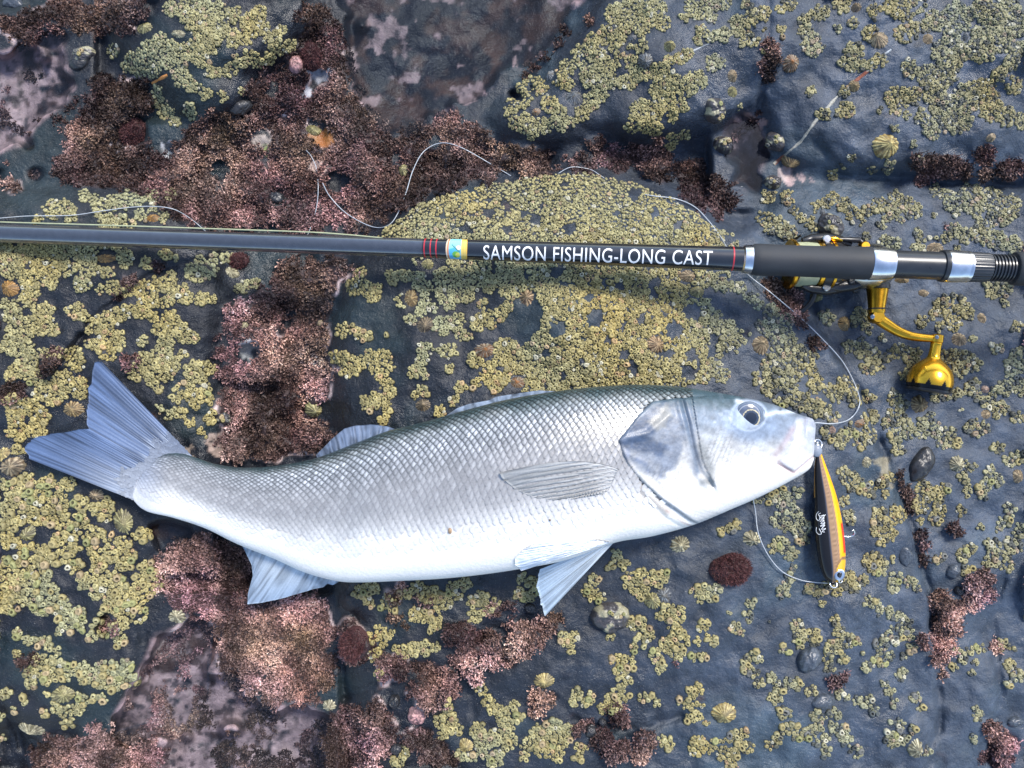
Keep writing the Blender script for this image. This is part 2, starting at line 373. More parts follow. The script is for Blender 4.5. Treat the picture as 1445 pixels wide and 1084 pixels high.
BARN = circ('''
240,12,10;262,10,14;285,14,14;308,12,12;270,25,14;300,28,16;330,22,12;350,30,12;285,42,16;310,45,16;330,55,14;345,60,8;295,60,14;275,65,14;250,70,16;228,62,14;215,72,16;235,82,16
205,80,14;190,90,14;200,100,12;180,97,8;160,72,9;255,85,12;282,82,12;270,75,10;215,102,8;300,102,8;313,103,9;326,97,10;342,85,12;355,82,10;355,45,12;345,38,8;300,72,6;258,112,12;272,122,10
250,105,8;222,130,10;228,145,10;236,160,10;246,172,10;290,133,8;312,137,7;342,130,7;268,155,8;270,165,6;365,20,12;370,40,12;385,55,12;390,70,10;380,82,10;410,65,10;362,90,8;395,45,8
870,20,16;895,12,18;925,12,16;905,35,18;935,32,12;880,45,16;855,50,14;835,60,14;900,60,14;870,70,14;845,80,14;820,75,12;905,70,8;890,85,10;820,92,14;850,100,14;800,95,12;790,110,12;830,110,12
865,90,10;800,120,10;760,122,12;740,130,12;725,140,10;735,147,8;720,155,8;775,108,9;745,118,9;820,160,12;832,145,12;845,130,12;860,115,14;880,115,12;890,122,8;810,172,8;775,145,12;790,160,10;790,172,12;770,178,12
755,172,9;740,165,8;735,182,8;752,190,8;722,172,8;893,95,9;900,110,9;912,105,12;930,105,14;945,108,12;930,125,14;950,125,14;970,112,9;985,108,8;990,118,8;975,128,8;905,155,14;925,155,14;910,175,14;925,182,10;895,165,8
945,145,12;960,150,10;948,165,8;968,155,6;890,180,6;950,195,10;965,190,8;945,205,8;960,82,8;945,85,6;970,75,7;990,45,9;1005,52,9;1020,48,10;1040,42,10;1055,52,8;1048,60,5;985,58,5;975,8,10;1000,8,14;1022,6,9;1005,25,8;985,20,8
965,25,6;1040,30,9;1060,25,12;1075,20,10;1055,8,9;1078,40,4;1008,90,13;1065,60,6;1080,70,6;1030,200,6;1062,185,5;1045,150,5
1135,28,8;1138,45,12;1145,60,14;1150,70,12;1155,18,11;1165,15,8;1190,5,14;1205,75,14;1200,85,14;1215,90,8;1230,48,12;1235,18,11;1265,8,18;1275,18,12;1295,5,12;1183,40,5;1203,33,7;1275,48,14;1290,42,12;1305,38,10
1240,85,9;1230,92,8;1144,129,8;1192,130,8;1195,155,12;1185,160,8;1162,162,8;1265,140,16;1288,135,11;1265,155,8;1243,157,3;1280,162,6;1300,165,10;1315,185,13;1335,175,12;1285,95,12;1310,105,16;1335,105,18;1325,125,12;1345,85,14
1330,70,16;1360,70,16;1320,30,14;1350,25,22;1385,20,22;1420,20,22;1350,50,20;1385,50,20;1415,55,20;1395,70,14;1440,70,10;1335,155,22;1365,140,22;1390,130,20;1400,155,18;1355,170,18;1420,165,14;1440,170,12;1320,135,16
1410,105,12;1430,120,12;1425,90,10;1440,40,12;1380,82,8;1115,5,10;1100,15,6;1102,40,5;1105,52,4;1264,180,5;1200,222,4;1290,205,4;1300,225,5;1175,245,8;1190,235,5;1255,235,8;1230,240,6
15,355,20;50,355,20;85,355,20;120,352,20;155,355,18;175,365,12;20,380,18;55,380,16;90,378,16;125,378,14;150,380,12;70,395,12;115,400,12;20,400,15;45,410,14;40,425,10;15,425,12;55,440,10;65,435,8;18,445,12;110,440,12;120,447,8
100,438,6;45,462,14;65,460,14;75,465,9;20,470,12;30,490,16;10,490,12;45,505,12;30,520,16;60,500,8;85,500,8;105,500,10;110,515,8;100,510,8;45,530,12;90,535,10;115,538,8;15,530,8;130,465,8;140,455,12;155,450,12;165,445,10
150,475,14;165,475,10;145,490,14;170,485,8;130,487,8;155,500,8;160,490,10;180,440,12;200,442,10;215,447,8;240,450,12;225,465,10;250,465,12;235,480,12;265,475,10;255,478,8;275,478,5;200,482,8;205,410,14;225,405,14;250,410,12
215,425,12;235,422,12;260,420,10;285,420,9;300,423,6;205,428,8;240,395,10;275,385,14;295,385,10;305,370,12;320,365,10;285,370,9;345,405,10;335,408,6;358,400,8;235,360,8;245,365,5;205,372,8;160,405,10;180,412,8;140,408,6
205,510,14;225,505,14;240,515,14;235,500,10;215,525,14;190,525,10;235,528,10;258,500,5;275,525,14;290,520,10;265,520,6;285,535,8;300,520,6;120,275,10;75,295,14;90,290,12;100,300,10;150,290,10;140,300,8;160,285,12;190,278,12
215,275,14;240,275,12;175,285,10;150,312,12;170,312,10;130,280,8;200,305,9;215,300,8;230,305,8;55,308,6;95,308,6;185,315,6
265,550,14;250,560,10;275,565,12;255,580,9;270,595,8;240,585,7;295,565,6;298,590,8;225,575,6;285,610,6;280,555,9;290,548,7;225,548,6;215,540,8
555,390,10;565,388,9;575,388,8;595,395,10;625,390,14;650,385,16;675,380,18;690,400,12;640,405,14;660,410,14;635,425,12;620,415,8;600,405,12;590,400,8;600,425,10;595,440,8;610,435,6;568,425,10;680,427,7;640,368,8;588,365,6
500,405,10;515,405,10;525,415,10;530,410,8;505,398,8;510,385,6;485,468,10;495,465,8;508,473,8;520,475,5;545,472,3;475,505,10;490,510,12;500,520,10;510,512,10;525,510,12;540,505,12;545,515,10;535,525,10;490,528,8;520,500,6
600,495,10;595,505,10;590,520,9;598,530,6;585,525,8;625,495,9;635,492,8;632,505,5;632,520,7;620,458,10;635,455,10;645,452,8;625,465,8;580,452,7;650,473,8;662,475,6;675,455,10;690,450,12;705,445,10;715,435,10
670,510,10;690,515,12;705,505,12;715,490,14;690,530,12;705,535,12;670,540,6;650,545,8;545,545,10;550,555,10;530,565,12;520,572,8;545,575,8;542,592,6;515,565,6;595,555,10;620,580,8;640,568,7;700,545,8
1010,460,14;1030,465,14;1045,475,12;1025,485,12;1045,490,10;1010,445,8;1030,410,9;1045,405,8;1060,420,8;1070,430,7;1015,400,8;1015,500,8;1010,520,10;1020,530,10;1000,510,6;1070,535,8
1090,445,14;1105,455,14;1090,470,14;1110,480,14;1095,495,14;1120,500,14;1105,515,14;1130,515,12;1145,525,10;1120,530,12;1140,505,8;1155,535,8;1080,510,10;1085,530,10;1075,460,10;1150,500,6
1085,275,12;1110,280,10;1090,262,10;1090,320,14;1080,312,12;1105,325,12;1120,330,8;1130,308,9;1145,315,8;1120,300,5;1150,293,8;1165,287,10;1175,280,10;1190,290,10;1200,300,10;1210,307,10;1225,297,8;1240,290,12;1255,300,12;1265,285,14
1280,290,14;1290,297,10;1243,317,5;1271,312,5;1223,333,5;1250,342,10;1265,342,7;1295,330,8;1300,347,10;1320,342,10;1335,335,8;1290,350,6;1345,325,10;1355,330,10;1360,335,8;1350,350,6;1318,305,4;1380,330,12;1395,335,14;1410,340,14
1400,318,6;1430,345,12;1345,285,14;1370,280,20;1400,285,20;1425,290,16;1390,305,14;1420,308,10;1350,300,6;1330,275,8;1320,270,8;1410,408,12;1420,405,10;1395,403,6;1400,413,8;1418,427,6;1330,435,14;1350,430,14;1360,440,12;1345,455,12
1325,460,8;1300,455,8;1335,425,8;1320,442,8;1210,440,7;1220,450,10;1225,465,8;1205,455,8;1165,447,10;1245,478,3;1200,490,8;1215,490,14;1230,500,14;1240,515,10;1225,520,10;1255,500,8;1270,495,12;1285,500,12;1290,515,10;1275,530,6
1335,505,10;1350,505,14;1365,510,12;1375,515,8;1355,525,8;1340,530,10;1370,478,5;1405,492,7;1412,490,5;1435,515,14;1435,500,10;1430,530,10;1435,460,8
1090,545,14;1115,550,14;1105,560,12;1130,565,12;1150,575,12;1165,580,10;1175,590,8;1180,555,12;1190,545,14;1205,565,8;1200,550,8;1150,545,10;1170,550,8;1225,560,9;1170,610,9;1180,620,8;1187,630,6;1195,612,8;1210,605,10;1220,600,12
1225,615,12;1215,625,8;1230,590,10;1195,675,10;1205,680,12;1220,690,10;1230,695,8;1190,665,6;1245,680,9;1255,675,6;1250,695,6;1090,700,10;1100,695,10;1110,710,12;1120,720,10;1105,725,10;1110,740,12;1130,745,12;1100,770,12;1115,780,10
1130,760,10;1090,775,6;1125,695,6;1120,800,5;1190,710,8;1195,725,8;1200,735,6;1240,728,10;1250,738,10;1240,750,10;1255,755,8;1265,720,10;1270,730,8;1245,762,8;1235,785,8;1225,790,8;1240,800,12;1265,790,6
1260,560,10;1270,570,12;1265,585,14;1275,600,12;1255,600,10;1265,615,10;1280,615,8;1260,590,8;1305,595,10;1300,610,10;1315,600,8;1330,625,10;1340,615,10;1325,615,8;1350,625,6;1310,585,6;1335,555,8;1350,555,8;1320,560,7;1358,578,4
1375,550,12;1395,560,14;1385,560,10;1405,580,10;1415,575,8;1420,550,12;1435,545,12;1435,590,8;1375,605,12;1385,605,10;1408,632,8;1268,635,8;1365,660,8;1360,672,7;1375,655,5;1395,665,6;1390,685,10;1385,695,8;1365,692,8;1410,678,8
1425,650,8;1440,645,8;1305,690,14;1315,700,12;1300,715,12;1325,715,10;1320,730,10;1330,690,8;1355,722,8;1300,735,6;1415,735,8;1425,720,8;1410,745,6;1400,770,10;1415,775,12;1430,770,12;1440,750,10;1400,790,12;1420,795,10;1360,785,10
1370,775,8;1365,805,10;1325,790,8;1382,742,3;1030,745,8;1020,750,6;1040,740,6;1090,735,5;1070,705,6
60,550,14;85,545,16;110,550,14;75,565,10;20,570,14;40,575,12;60,585,10;20,590,12;50,600,12;30,610,12;55,610,8;15,610,8;25,635,8;15,680,14;35,680,12;60,685,12;70,680,8;20,695,12;95,683,9;85,688,6;35,710,18;60,705,16;80,715,14;50,725,18
85,705,8;75,735,12;30,735,12;10,720,10;10,745,14;115,708,8;120,715,8;140,715,12;150,710,10;155,720,8;150,730,8;90,740,12;115,735,10;120,750,14;100,755,12;135,755,10;130,770,10;85,760,10;15,765,12;40,780,14;60,785,14;70,790,10;30,790,8
10,800,12;55,800,10;90,785,10;100,775,10;105,800,10;155,765,10;170,770,12;180,760,8;150,780,8;160,785,12;140,795,10;175,795,12;185,785,8;200,755,10;215,755,10;225,750,8;205,800,8;15,815,18;40,815,14;60,815,14;20,840,20;45,840,16
70,835,12;10,860,10;60,855,14;85,855,14;95,870,14;110,870,12;100,885,10;115,885,8;85,890,6;120,820,12;140,815,14;160,820,12;140,835,14;160,840,14;180,840,16;200,835,16;215,825,12;220,815,10;200,815,8;185,855,14;165,860,12;195,865,12
150,860,8;140,885,12;130,895,8;160,890,12;175,880,10;170,905,10;25,895,6;40,905,8;55,905,8;70,910,9;80,918,6;25,920,5;60,935,12;75,940,14;50,950,14;65,955,14;90,950,12;105,945,10;120,950,12;140,945,10;150,955,12;165,945,12;180,940,10
175,960,12;160,970,10;140,965,8;45,965,8;190,955,6;195,960,5;115,940,6;85,1000,12;95,1015,10;110,1000,10;110,985,8;65,980,4;33,988,3;62,1008,4;10,980,5;3,1010,5;20,1000,4;3,1040,4;130,985,8;145,985,6
510,835,10;525,830,10;520,850,8;545,850,8;555,855,8;570,840,8;590,830,10;605,840,12;640,840,10;625,850,12;585,870,10;600,870,10;612,880,10;615,870,8;535,890,8;525,900,10;540,905,10;530,915,6;525,925,8;535,950,6;540,965,5;550,895,6
570,920,10;585,915,10;600,915,10;615,915,6;560,918,6;670,850,10;680,845,10;685,860,8;670,870,8;700,850,6;640,830,10;655,825,8;680,975,8;690,990,10;700,1000,10;710,1010,12;715,1020,12;635,1010,10;625,1020,12;640,1030,10;625,1035,8
675,1030,10;680,1040,10;690,1045,12;700,1040,12;715,1045,12;635,993,5;570,1060,8;560,1075,8;655,1065,10;665,1070,8;700,1070,12;680,1060,8;675,970,6
735,815,8;750,820,6;735,840,8;745,845,8;755,835,6;838,820,8;832,835,8;840,840,8;850,842,4;795,900,8;800,905,10;810,900,8;805,915,6;885,815,6;890,825,10;905,815,10;920,815,10;935,815,8;905,835,10;925,825,6;935,865,6;945,860,10;955,870,10
945,878,8;960,860,6;895,880,10;905,880,8;915,885,5;930,870,6;955,890,8;965,900,8;950,900,8;905,905,10;915,895,8;945,910,14;955,920,10;925,925,10;895,915,6;870,930,8;880,940,10;875,950,10;890,935,8;885,960,6;930,940,8;990,883,8;997,880,6
1000,900,6;1005,905,8;985,905,6;978,927,4;993,927,5;860,985,8;870,980,10;880,985,8;860,995,8;850,1000,8;835,985,6;825,990,6;815,980,8;810,990,5;875,970,5;870,995,8;910,985,6;925,990,6;920,980,4;980,835,8;990,830,8;1000,838,10;1010,832,7
988,845,6;1060,852,6;1055,870,6;1038,885,8;1045,890,6;1030,865,4;1060,875,4;1060,925,8;1070,930,8;1055,940,8;1065,950,8;1070,965,6;975,975,6;985,970,6;980,985,10;970,993,7;960,990,4;990,995,4;730,1010,8;760,1035,14;780,1030,14;790,1045,14
765,1055,14;785,1065,10;745,1050,10;800,1030,8;740,1065,8;820,1055,8;815,1070,6;725,1000,8;935,1045,8;945,1050,6;985,1050,10;980,1060,8;1000,1055,8;1010,1050,10;1025,1050,10;1035,1040,8;1050,1035,6;1045,1050,8;1055,1055,8;1020,1065,10
1035,1065,10;1030,1078,8;985,1010,8;975,1015,6;995,1020,5;976,1063,4;860,900,4;870,785,6;880,795,6;860,800,5
1105,835,8;1110,825,6;1115,815,5;1085,877,3;1160,853,3;1145,830,8;1155,838,6;1165,830,8;1180,835,8;1190,825,8;1205,830,8;1215,820,8;1200,815,8;1260,825,10;1265,815,8;1285,820,8;1295,830,6;1225,850,8;1235,852,8;1240,860,6;1255,865,6
1265,870,6;1275,880,8;1265,890,10;1280,895,10;1285,915,8;1275,925,6;1265,905,6;1250,900,8;1245,915,8;1235,912,5;1255,925,6;1125,880,8;1130,895,12;1125,905,8;1145,895,8;1150,905,6;1130,915,6;1105,915,6;1110,920,4;1180,875,6;1185,890,8
1195,905,10;1185,915,8;1175,910,8;1170,920,8;1165,935,8;1190,930,6;1170,945,6;1207,905,5;1225,940,8;1218,921,3;1235,930,6;1245,935,6;1270,955,8;1275,950,5;1090,957,6;1100,970,8;1110,965,8;1125,965,8;1095,985,8;1105,1005,8;1115,1005,5
1145,975,6;1185,980,5;1195,985,5;1210,990,6;1225,990,6;1235,1005,6;1150,1010,8;1165,1010,8;1180,1010,8;1155,1025,8;1175,1025,8;1190,1030,8;1110,1030,8;1125,1035,10;1140,1035,8;1150,1045,5;1165,1040,6;1085,1050,6;1095,1045,8;1195,1045,8
1210,1060,8;1165,1060,8;1260,1030,10;1270,1020,8;1260,1045,10;1275,1045,8;1290,1030,6;1305,1060,6;1300,1000,4;1260,990,6;1255,975,6;1250,965,5;1290,985,6;1360,930,6;1365,920,5;1385,915,7;1375,935,5;1350,920,5;1345,940,4;1370,950,3
1425,940,8;1435,955,8;1425,965,6;1415,910,8;1380,1005,8;1375,1000,5;1375,1045,6;1430,915,6''')
# dense barnacle fields and the bare gaps in them
BPOLY = [[(528, 334), (560, 312), (600, 285), (650, 268), (700, 258), (760, 248), (820, 243), (880, 255), (930, 275), (980, 300), (1020, 330), (1050, 345), (1050, 352), (530, 344)],
         [(700, 366), (740, 366), (1050, 384), (1010, 400), (1000, 440), (1000, 545), (880, 545), (770, 552), (715, 545), (705, 500), (720, 480), (760, 470), (770, 430), (705, 420)]]
BHOLE = circ('''690,300,8;660,322,7;755,310,9;740,300,6;895,275,10;805,325,9;870,300,6;625,305,7;925,300,6;960,318,7;715,325,6;785,382,10;745,440,22;735,465,20;840,450,13;785,465,12;875,405,8;925,400,8;925,415,7;975,440,13;1000,415,10
1030,430,18;1050,450,15;950,465,12;880,500,8;895,520,10;975,500,10;1060,500,20;1050,530,12;970,525,10;860,480,6;830,420,7;770,500,8;820,510,7;905,450,8;940,500,8;850,395,6;800,400,5;1170,500,12;1235,60,3;880,70,6;860,78,5;815,100,6;955,138,5''')
ALGP = [[(72, 268), (78, 200), (112, 165), (112, 110), (150, 97), (210, 105), (214, 160), (165, 190), (240, 205), (255, 172), (300, 160), (345, 165), (352, 100), (400, 85), (430, 65), (415, 30), (360, 5), (480, 0), (490, 60), (492, 100), (518, 150), (545, 185), (600, 178), (640, 160), (668, 145), (690, 180), (720, 205), (760, 200), (800, 222), (840, 195), (930, 190), (955, 215), (1000, 215), (1040, 255), (1050, 285), (1025, 318), (980, 294), (900, 252), (820, 238), (700, 252), (600, 282), (540, 325), (460, 330), (300, 320), (240, 312), (232, 288), (160, 266), (105, 275)],
        [(388, 356), (515, 360), (498, 395), (470, 420), (462, 450), (466, 545), (445, 565), (430, 595), (500, 600), (450, 650), (300, 655), (285, 650), (325, 630), (300, 600), (305, 510), (310, 440), (350, 410), (385, 395)],
        [(222, 790), (250, 758), (300, 750), (347, 775), (360, 855), (475, 828), (462, 860), (478, 930), (482, 972), (440, 985), (395, 993), (380, 985), (295, 950), (305, 885), (275, 870), (225, 840)],
        [(0, 8), (220, 0), (215, 20), (185, 45), (150, 65), (95, 45), (55, 42), (52, 65), (0, 72)],
        [(38, 1045), (90, 1032), (165, 1020), (230, 1050), (232, 1100), (30, 1100)],
        [(455, 1005), (500, 990), (560, 1010), (553, 1100), (448, 1100), (445, 1060)]]
ALGC = circ('''495,890,18;505,910,20;500,925,16;550,940,18;560,955,12;595,945,16;615,965,22;600,990,16;630,985,14;580,975,12;640,905,16;660,900,16;680,910,14;650,925,18;700,900,14;735,895,16;760,885,16;780,890,12;745,915,16;725,930,12;690,935,14;670,950,12;765,905,12
650,900,22;690,905,20;740,895,22;770,890,16;620,965,26;600,982,20;560,940,20;720,930,16;560,842,12;600,852,8;640,882,12;590,1045,22;615,1060,20;530,1000,14;545,1040,12;600,1045,16;585,1045,14;620,1060,16;600,1070,14;640,1075,10;755,985,14;770,985,12;758,1005,10;560,870,10;570,885,6;590,845,6;550,835,6;700,865,10;715,855,10;720,880,10;785,875,8;565,828,6;830,30,12;800,45,10;815,20,10;790,60,8;770,80,8;755,95,8;740,105,6;30,935,9;45,930,7;155,885,8;45,245,10;1050,178,11;1064,168,9;1040,190,7;1100,250,7;15,260,14;20,180,10;10,225,10''')
CLUMPS = [  # isolated tufts: circles, label
 ('1325,850,16;1340,860,14;1330,880,16;1345,885,14;1325,900,14;1335,915,14;1325,930,10;1330,950,6;1370,850,14;1355,858,10;1375,822,14;1395,840,10;1390,815,12', 'rust pink coralline tuft straggling down the crack beside the blue rock ledge'),
 ('1400,1030,12;1415,1050,18;1410,1070,16;1390,1070,10;1430,1050,8', 'round tan coralline cushion at the foot of the blue rock ledge'),
 ('1270,670,5;1275,685,7;1280,700,9;1285,715,8', 'thin pink coralline strip in the crack beside the black limpet'),
 ('1300,755,8;1305,770,8;1305,790,7', 'small pink coralline tuft in the crack right of the lure'),
 ('1085,65,10;1090,80,12;1082,95,12;1085,110,8', 'pinkish coralline tuft beside a brown limpet in the upper crack'),
 ('1310,235,18;1340,235,18;1360,240,14;1295,228,10;1300,255,9', 'long dark pink coralline cushion in the crack below the yellow lumpy limpet'),
 ('1390,220,15;1420,240,15;1390,245,11;1436,235,10', 'pale pink coralline cushion at the far end of the upper crack'),
 ('1095,410,15;1110,430,16;1125,442,13;1122,420,11;1085,400,9;1132,458,6', 'brown pink coralline tuft beneath the reel spool and bail arm'),
 ('1150,485,9;1158,490,6', 'small mauve coralline tuft beside the clear leader'),
 ('870,1008,14;880,1020,8;830,1022,9;815,1030,8', 'pink coralline tuft beside the black winkle below the fish'),
 ('850,1045,16;875,1058,14;862,1065,12', 'pink coralline patch along the lower rock crack'),
 ('910,1048,16;905,1062,14;900,1072,8', 'rusty pink coralline tuft capped with barnacles'),
 ('75,505,11;68,518,8;82,495,6;62,528,5', 'pale pink coralline strip along the diagonal crack above the fish tail'),
 ('12,555,15;30,550,10', 'pale pink coralline patch among barnacles left of the fish tail'),
 ('180,512,9;190,508,6', 'small pinkish coralline smear above the tip of the tail fin'),
 ('168,418,7;180,402,7;222,376,7;190,395,5', 'little mauve coralline tufts along the diagonal crack below the rod'),
 ('1345,745,8;1352,752,6', 'small pink coralline knob below the black limpet'),
 ('1405,912,9', 'pink coralline knob on the right hand slab'),
 ('1302,902,7;1304,912,6', 'pale pink coralline tuft left of the rust pink straggling one'),
 ('1180,960,9;1190,955,7;1172,965,5', 'pink coralline tuft between two dark slate knobs'),
]
AHOLE = circ('350,497,17;370,195,14;455,195,14;445,235,9;440,175,8;455,180,8;385,128,10;450,110,14;440,125,10;475,255,16;490,250,10;615,200,10;560,225,9;395,470,6;405,455,6;412,440,6;190,187,16;170,205,7;237,208,9;215,180,12;250,190,8;310,240,14;180,195,10;390,280,12;340,150,18;480,260,8;655,170,6;700,210,6')
POOLP = [[(-80, 75), (50, 72), (58, 40), (85, 40), (92, 85), (105, 110), (110, 145), (85, 172), (40, 192), (15, 205), (-80, 215)],
         [(488, -80), (870, -80), (800, 30), (740, 92), (690, 118), (665, 145), (600, 178), (545, 190), (515, 150), (490, 90), (484, 45)],
         [(140, 1040), (200, 950), (240, 895), (278, 862), (302, 890), (292, 950), (385, 985), (440, 988), (456, 1008), (446, 1160), (225, 1160), (228, 1055), (165, 1030)],
         [(1028, 178), (1068, 155), (1082, 200), (1076, 272), (1050, 265), (1030, 230)],
         [(35, 228), (75, 222), (72, 250), (30, 255)], [(335, 488), (365, 486), (372, 500), (352, 512), (335, 505)], [(232, 205), (248, 198), (250, 222), (240, 226)],
         [(205, 742), (240, 735), (280, 748), (262, 765), (225, 782)]]
LEVEL = [-0.043, -0.054, -0.0245, -0.029, -0.043, -0.0305, -0.0415, -0.0225]

# raster (2 px) of masks
X0, Y0, ST = -300, -300, 2.5
RX = np.arange(X0, 1746, ST); RY = np.arange(Y0, 1386, ST)
GX, GY = np.meshgrid(RX, RY)
def raster_circles(c, grow=0.0):
    m = np.full(GX.shape, -9.0)
    for x, y, r in c:
        r = r + grow
        i0, i1 = int((x - r * 1.6 - X0) / ST), int((x + r * 1.6 - X0) / ST) + 2
        j0, j1 = int((y - r * 1.6 - Y0) / ST), int((y + r * 1.6 - Y0) / ST) + 2
        i0, j0 = max(i0, 0), max(j0, 0)
        s = (slice(j0, j1), slice(i0, i1))
        m[s] = np.maximum(m[s], (1 - np.hypot(GX[s] - x, GY[s] - y) / r) * r)   # px inside the rim
    return m
def blur(a, k):
    for _ in range(2):
        c = np.cumsum(np.pad(a, ((k + 1, k), (0, 0)), 'edge'), 0); a = (c[2 * k + 1:] - c[:-2 * k - 1]) / (2 * k + 1)
        c = np.cumsum(np.pad(a, ((0, 0), (k + 1, k)), 'edge'), 1); a = (c[:, 2 * k + 1:] - c[:, :-2 * k - 1]) / (2 * k + 1)
    return a
def look(a, x, y):
    fx = np.clip((np.asarray(x, float) - X0) / ST, 0, len(RX) - 1.001); fy = np.clip((np.asarray(y, float) - Y0) / ST, 0, len(RY) - 1.001)
    i = fx.astype(int); j = fy.astype(int); u = fx - i; v = fy - j
    return (a[j, i] * (1 - u) + a[j, i + 1] * u) * (1 - v) + (a[j + 1, i] * (1 - u) + a[j + 1, i + 1] * u) * v

N1 = fbm(GX, GY, 26, 1) - .5
N2 = fbm(GX, GY, 12, 2, 3) - .5
WX = (fbm(GX, GY, 40, 5) - .5) * 26; WY = (fbm(GX, GY, 40, 8) - .5) * 26      # domain warp for soft outlines
outside = (GX < -4) | (GX > 1449) | (GY < -4) | (GY > 1088)
bm_ = raster_circles(BARN)
for pl in BPOLY:
    bm_ = np.maximum(bm_, blur(in_poly(GX + WX * .5, GY + WY * .5, pl).astype(float), 3) * 16 - 8.5)
bh = raster_circles(BHOLE)
bm_ = np.where(bh + N2 * 12 > 0, -9, bm_)
bm_ = np.where(outside, (fbm(GX, GY, 60, 21) - .52) * 60, bm_)
BM = bm_ + N2 * 10 + .4                                   # >0: barnacles
al = np.full(GX.shape, -9.0)
for pl in ALGP:
    al = np.maximum(al, blur(in_poly(GX + WX * 1.7, GY + WY * 1.7, pl).astype(float), 6) * 22 - 11)
al = np.maximum(al, raster_circles(ALGC))
ah = raster_circles(AHOLE)
al = np.where(ah + N2 * 14 > 0, -9, al)
bl_ = in_poly(GX, GY, POOLP[2]); tl_ = in_poly(GX, GY, POOLP[0])
fp_ = fbm(GX, GY, 30, 211, 3)
al = np.where(bl_, np.maximum(al, (fp_ - .50) * 55), al); al = np.where(tl_, np.maximum(al, (fp_ - .60) * 50), al)
al = np.where(outside, (fbm(GX, GY, 90, 31) - .6) * 60, al)
AL = al + N2 * 22 + N1 * 16
CL = raster_circles(np.vstack([circ(c[0]) for c in CLUMPS])) + N2 * 6
POOL = np.zeros(GX.shape, bool)
for pl in POOLP[:5]:
    POOL |= blur(in_poly(GX + WX * 1.3, GY + WY * 1.3, pl).astype(float), 5) + N2 * 1.7 + N1 * 1.0 > .5
for pl in POOLP[5:]:
    POOL |= in_poly(GX + WX * .2, GY + WY * .2, pl)
BM = np.where((AL > 2) & (GY < 300) & (GX < 800), np.minimum(BM, bm_ - 4), BM)

# ------------------------------------------------------------------ rock relief (cm at photo pixels)
CP = np.array([
 (0, 400, -1.3), (100, 450, -1.1), (200, 420, -1.0), (260, 500, -1.2), (100, 700, -1.3), (50, 850, -1.2), (150, 850, -1.1), (190, 930, -1.2), (0, 1000, -1.6), (100, 330, -1.3), (250, 340, -1.3), (200, 600, -1.3), (180, 780, -1.2),
 (390, 450, -1.6), (340, 470, -1.2), (420, 420, -1.7), (380, 600, -1.5), (440, 360, -1.8), (330, 700, -1.5), (300, 820, -1.4),
 (200, 200, -2.3), (100, 170, -2.6), (300, 250, -2.2), (420, 250, -2.5), (50, 120, -3.4), (40, 60, -2.6), (450, 150, -2.9), (600, 230, -2.6), (500, 290, -2.2), (380, 180, -2.3), (150, 50, -2.0),
 (280, 60, -.9), (350, 50, -1.0), (220, 90, -1.4), (300, 130, -1.5), (430, 40, -2.0),
 (620, 80, -5.2), (700, 40, -5.2), (560, 110, -4.8), (640, -60, -5.2), (600, 160, -3.8), (720, 90, -4.4), (520, 60, -4.4),
 (860, 60, -.6), (950, 80, .8), (1100, 40, 1.2), (1250, 60, 1.2), (1400, 60, 1.0), (740, 140, -2.0), (800, 100, -1.2), (800, 180, -1.5), (1200, 180, .6), (1000, 150, .1), (1400, 180, .0), (900, 170, -.5), (1300, 200, .2), (690, 170, -2.8),
 (750, 225, -2.6), (880, 225, -2.4), (1000, 250, -2.4), (1055, 215, -1.9), (1150, 245, -1.2), (1330, 250, -1.6), (1430, 245, -1.5), (690, 235, -2.6),
 (800, 260, -.2), (800, 340, 2.2), (700, 340, 1.6), (600, 350, .2), (900, 345, 1.9), (1000, 355, .9), (800, 450, 2.5), (900, 500, 2.4), (600, 500, 1.2), (500, 500, -.3), (700, 600, 2.1), (1000, 600, 2.0), (800, 700, 1.9), (600, 700, .9), (1130, 700, 1.6), (1000, 850, 1.5),
 (1200, 850, .9), (1100, 1000, 1.0), (800, 950, .9), (650, 900, .2), (1250, 1000, .2), (500, 900, -.6), (480, 700, -.1), (1050, 450, .9), (1120, 560, .9), (540, 400, -.3), (1150, 620, 1.0), (560, 600, .8), (640, 290, -.3), (960, 320, .3), (1240, 750, .5),
 (1200, 540, -.4), (1270, 700, -.3), (1300, 820, -.4), (1320, 960, -.6),
 (1150, 380, -2.0), (1250, 400, -2.0), (1400, 400, -1.8), (1350, 600, -1.5), (1400, 720, -1.5), (1350, 930, -.9), (1360, 1000, -.8), (1430, 900, -1.8), (1420, 1040, -1.8), (1300, 320, -1.8), (1300, 530, -1.9), (1230, 480, -1.9), (1100, 320, -1.2), (1400, 300, -1.5), (1320, 700, -1.3), (1110, 400, -1.7),
 (320, 1040, -2.6), (260, 960, -2.2), (400, 900, -1.2), (130, 1060, -1.4), (500, 1060, -.6), (600, 1000, -.1), (420, 1040, -2.5), (260, 900, -1.9), (350, 960, -1.9), (720, 1060, .4), (900, 1080, .4)], float)
def relief_smooth(x, y):
    out = np.zeros(np.shape(x)); wt = np.zeros(np.shape(x))
    for px, py, z in CP:
        d2 = (x - px) ** 2 + (y - py) ** 2
        wgt = 1 / (d2 + 900) ** 1.6
        out += wgt * z; wt += wgt
    return out / wt
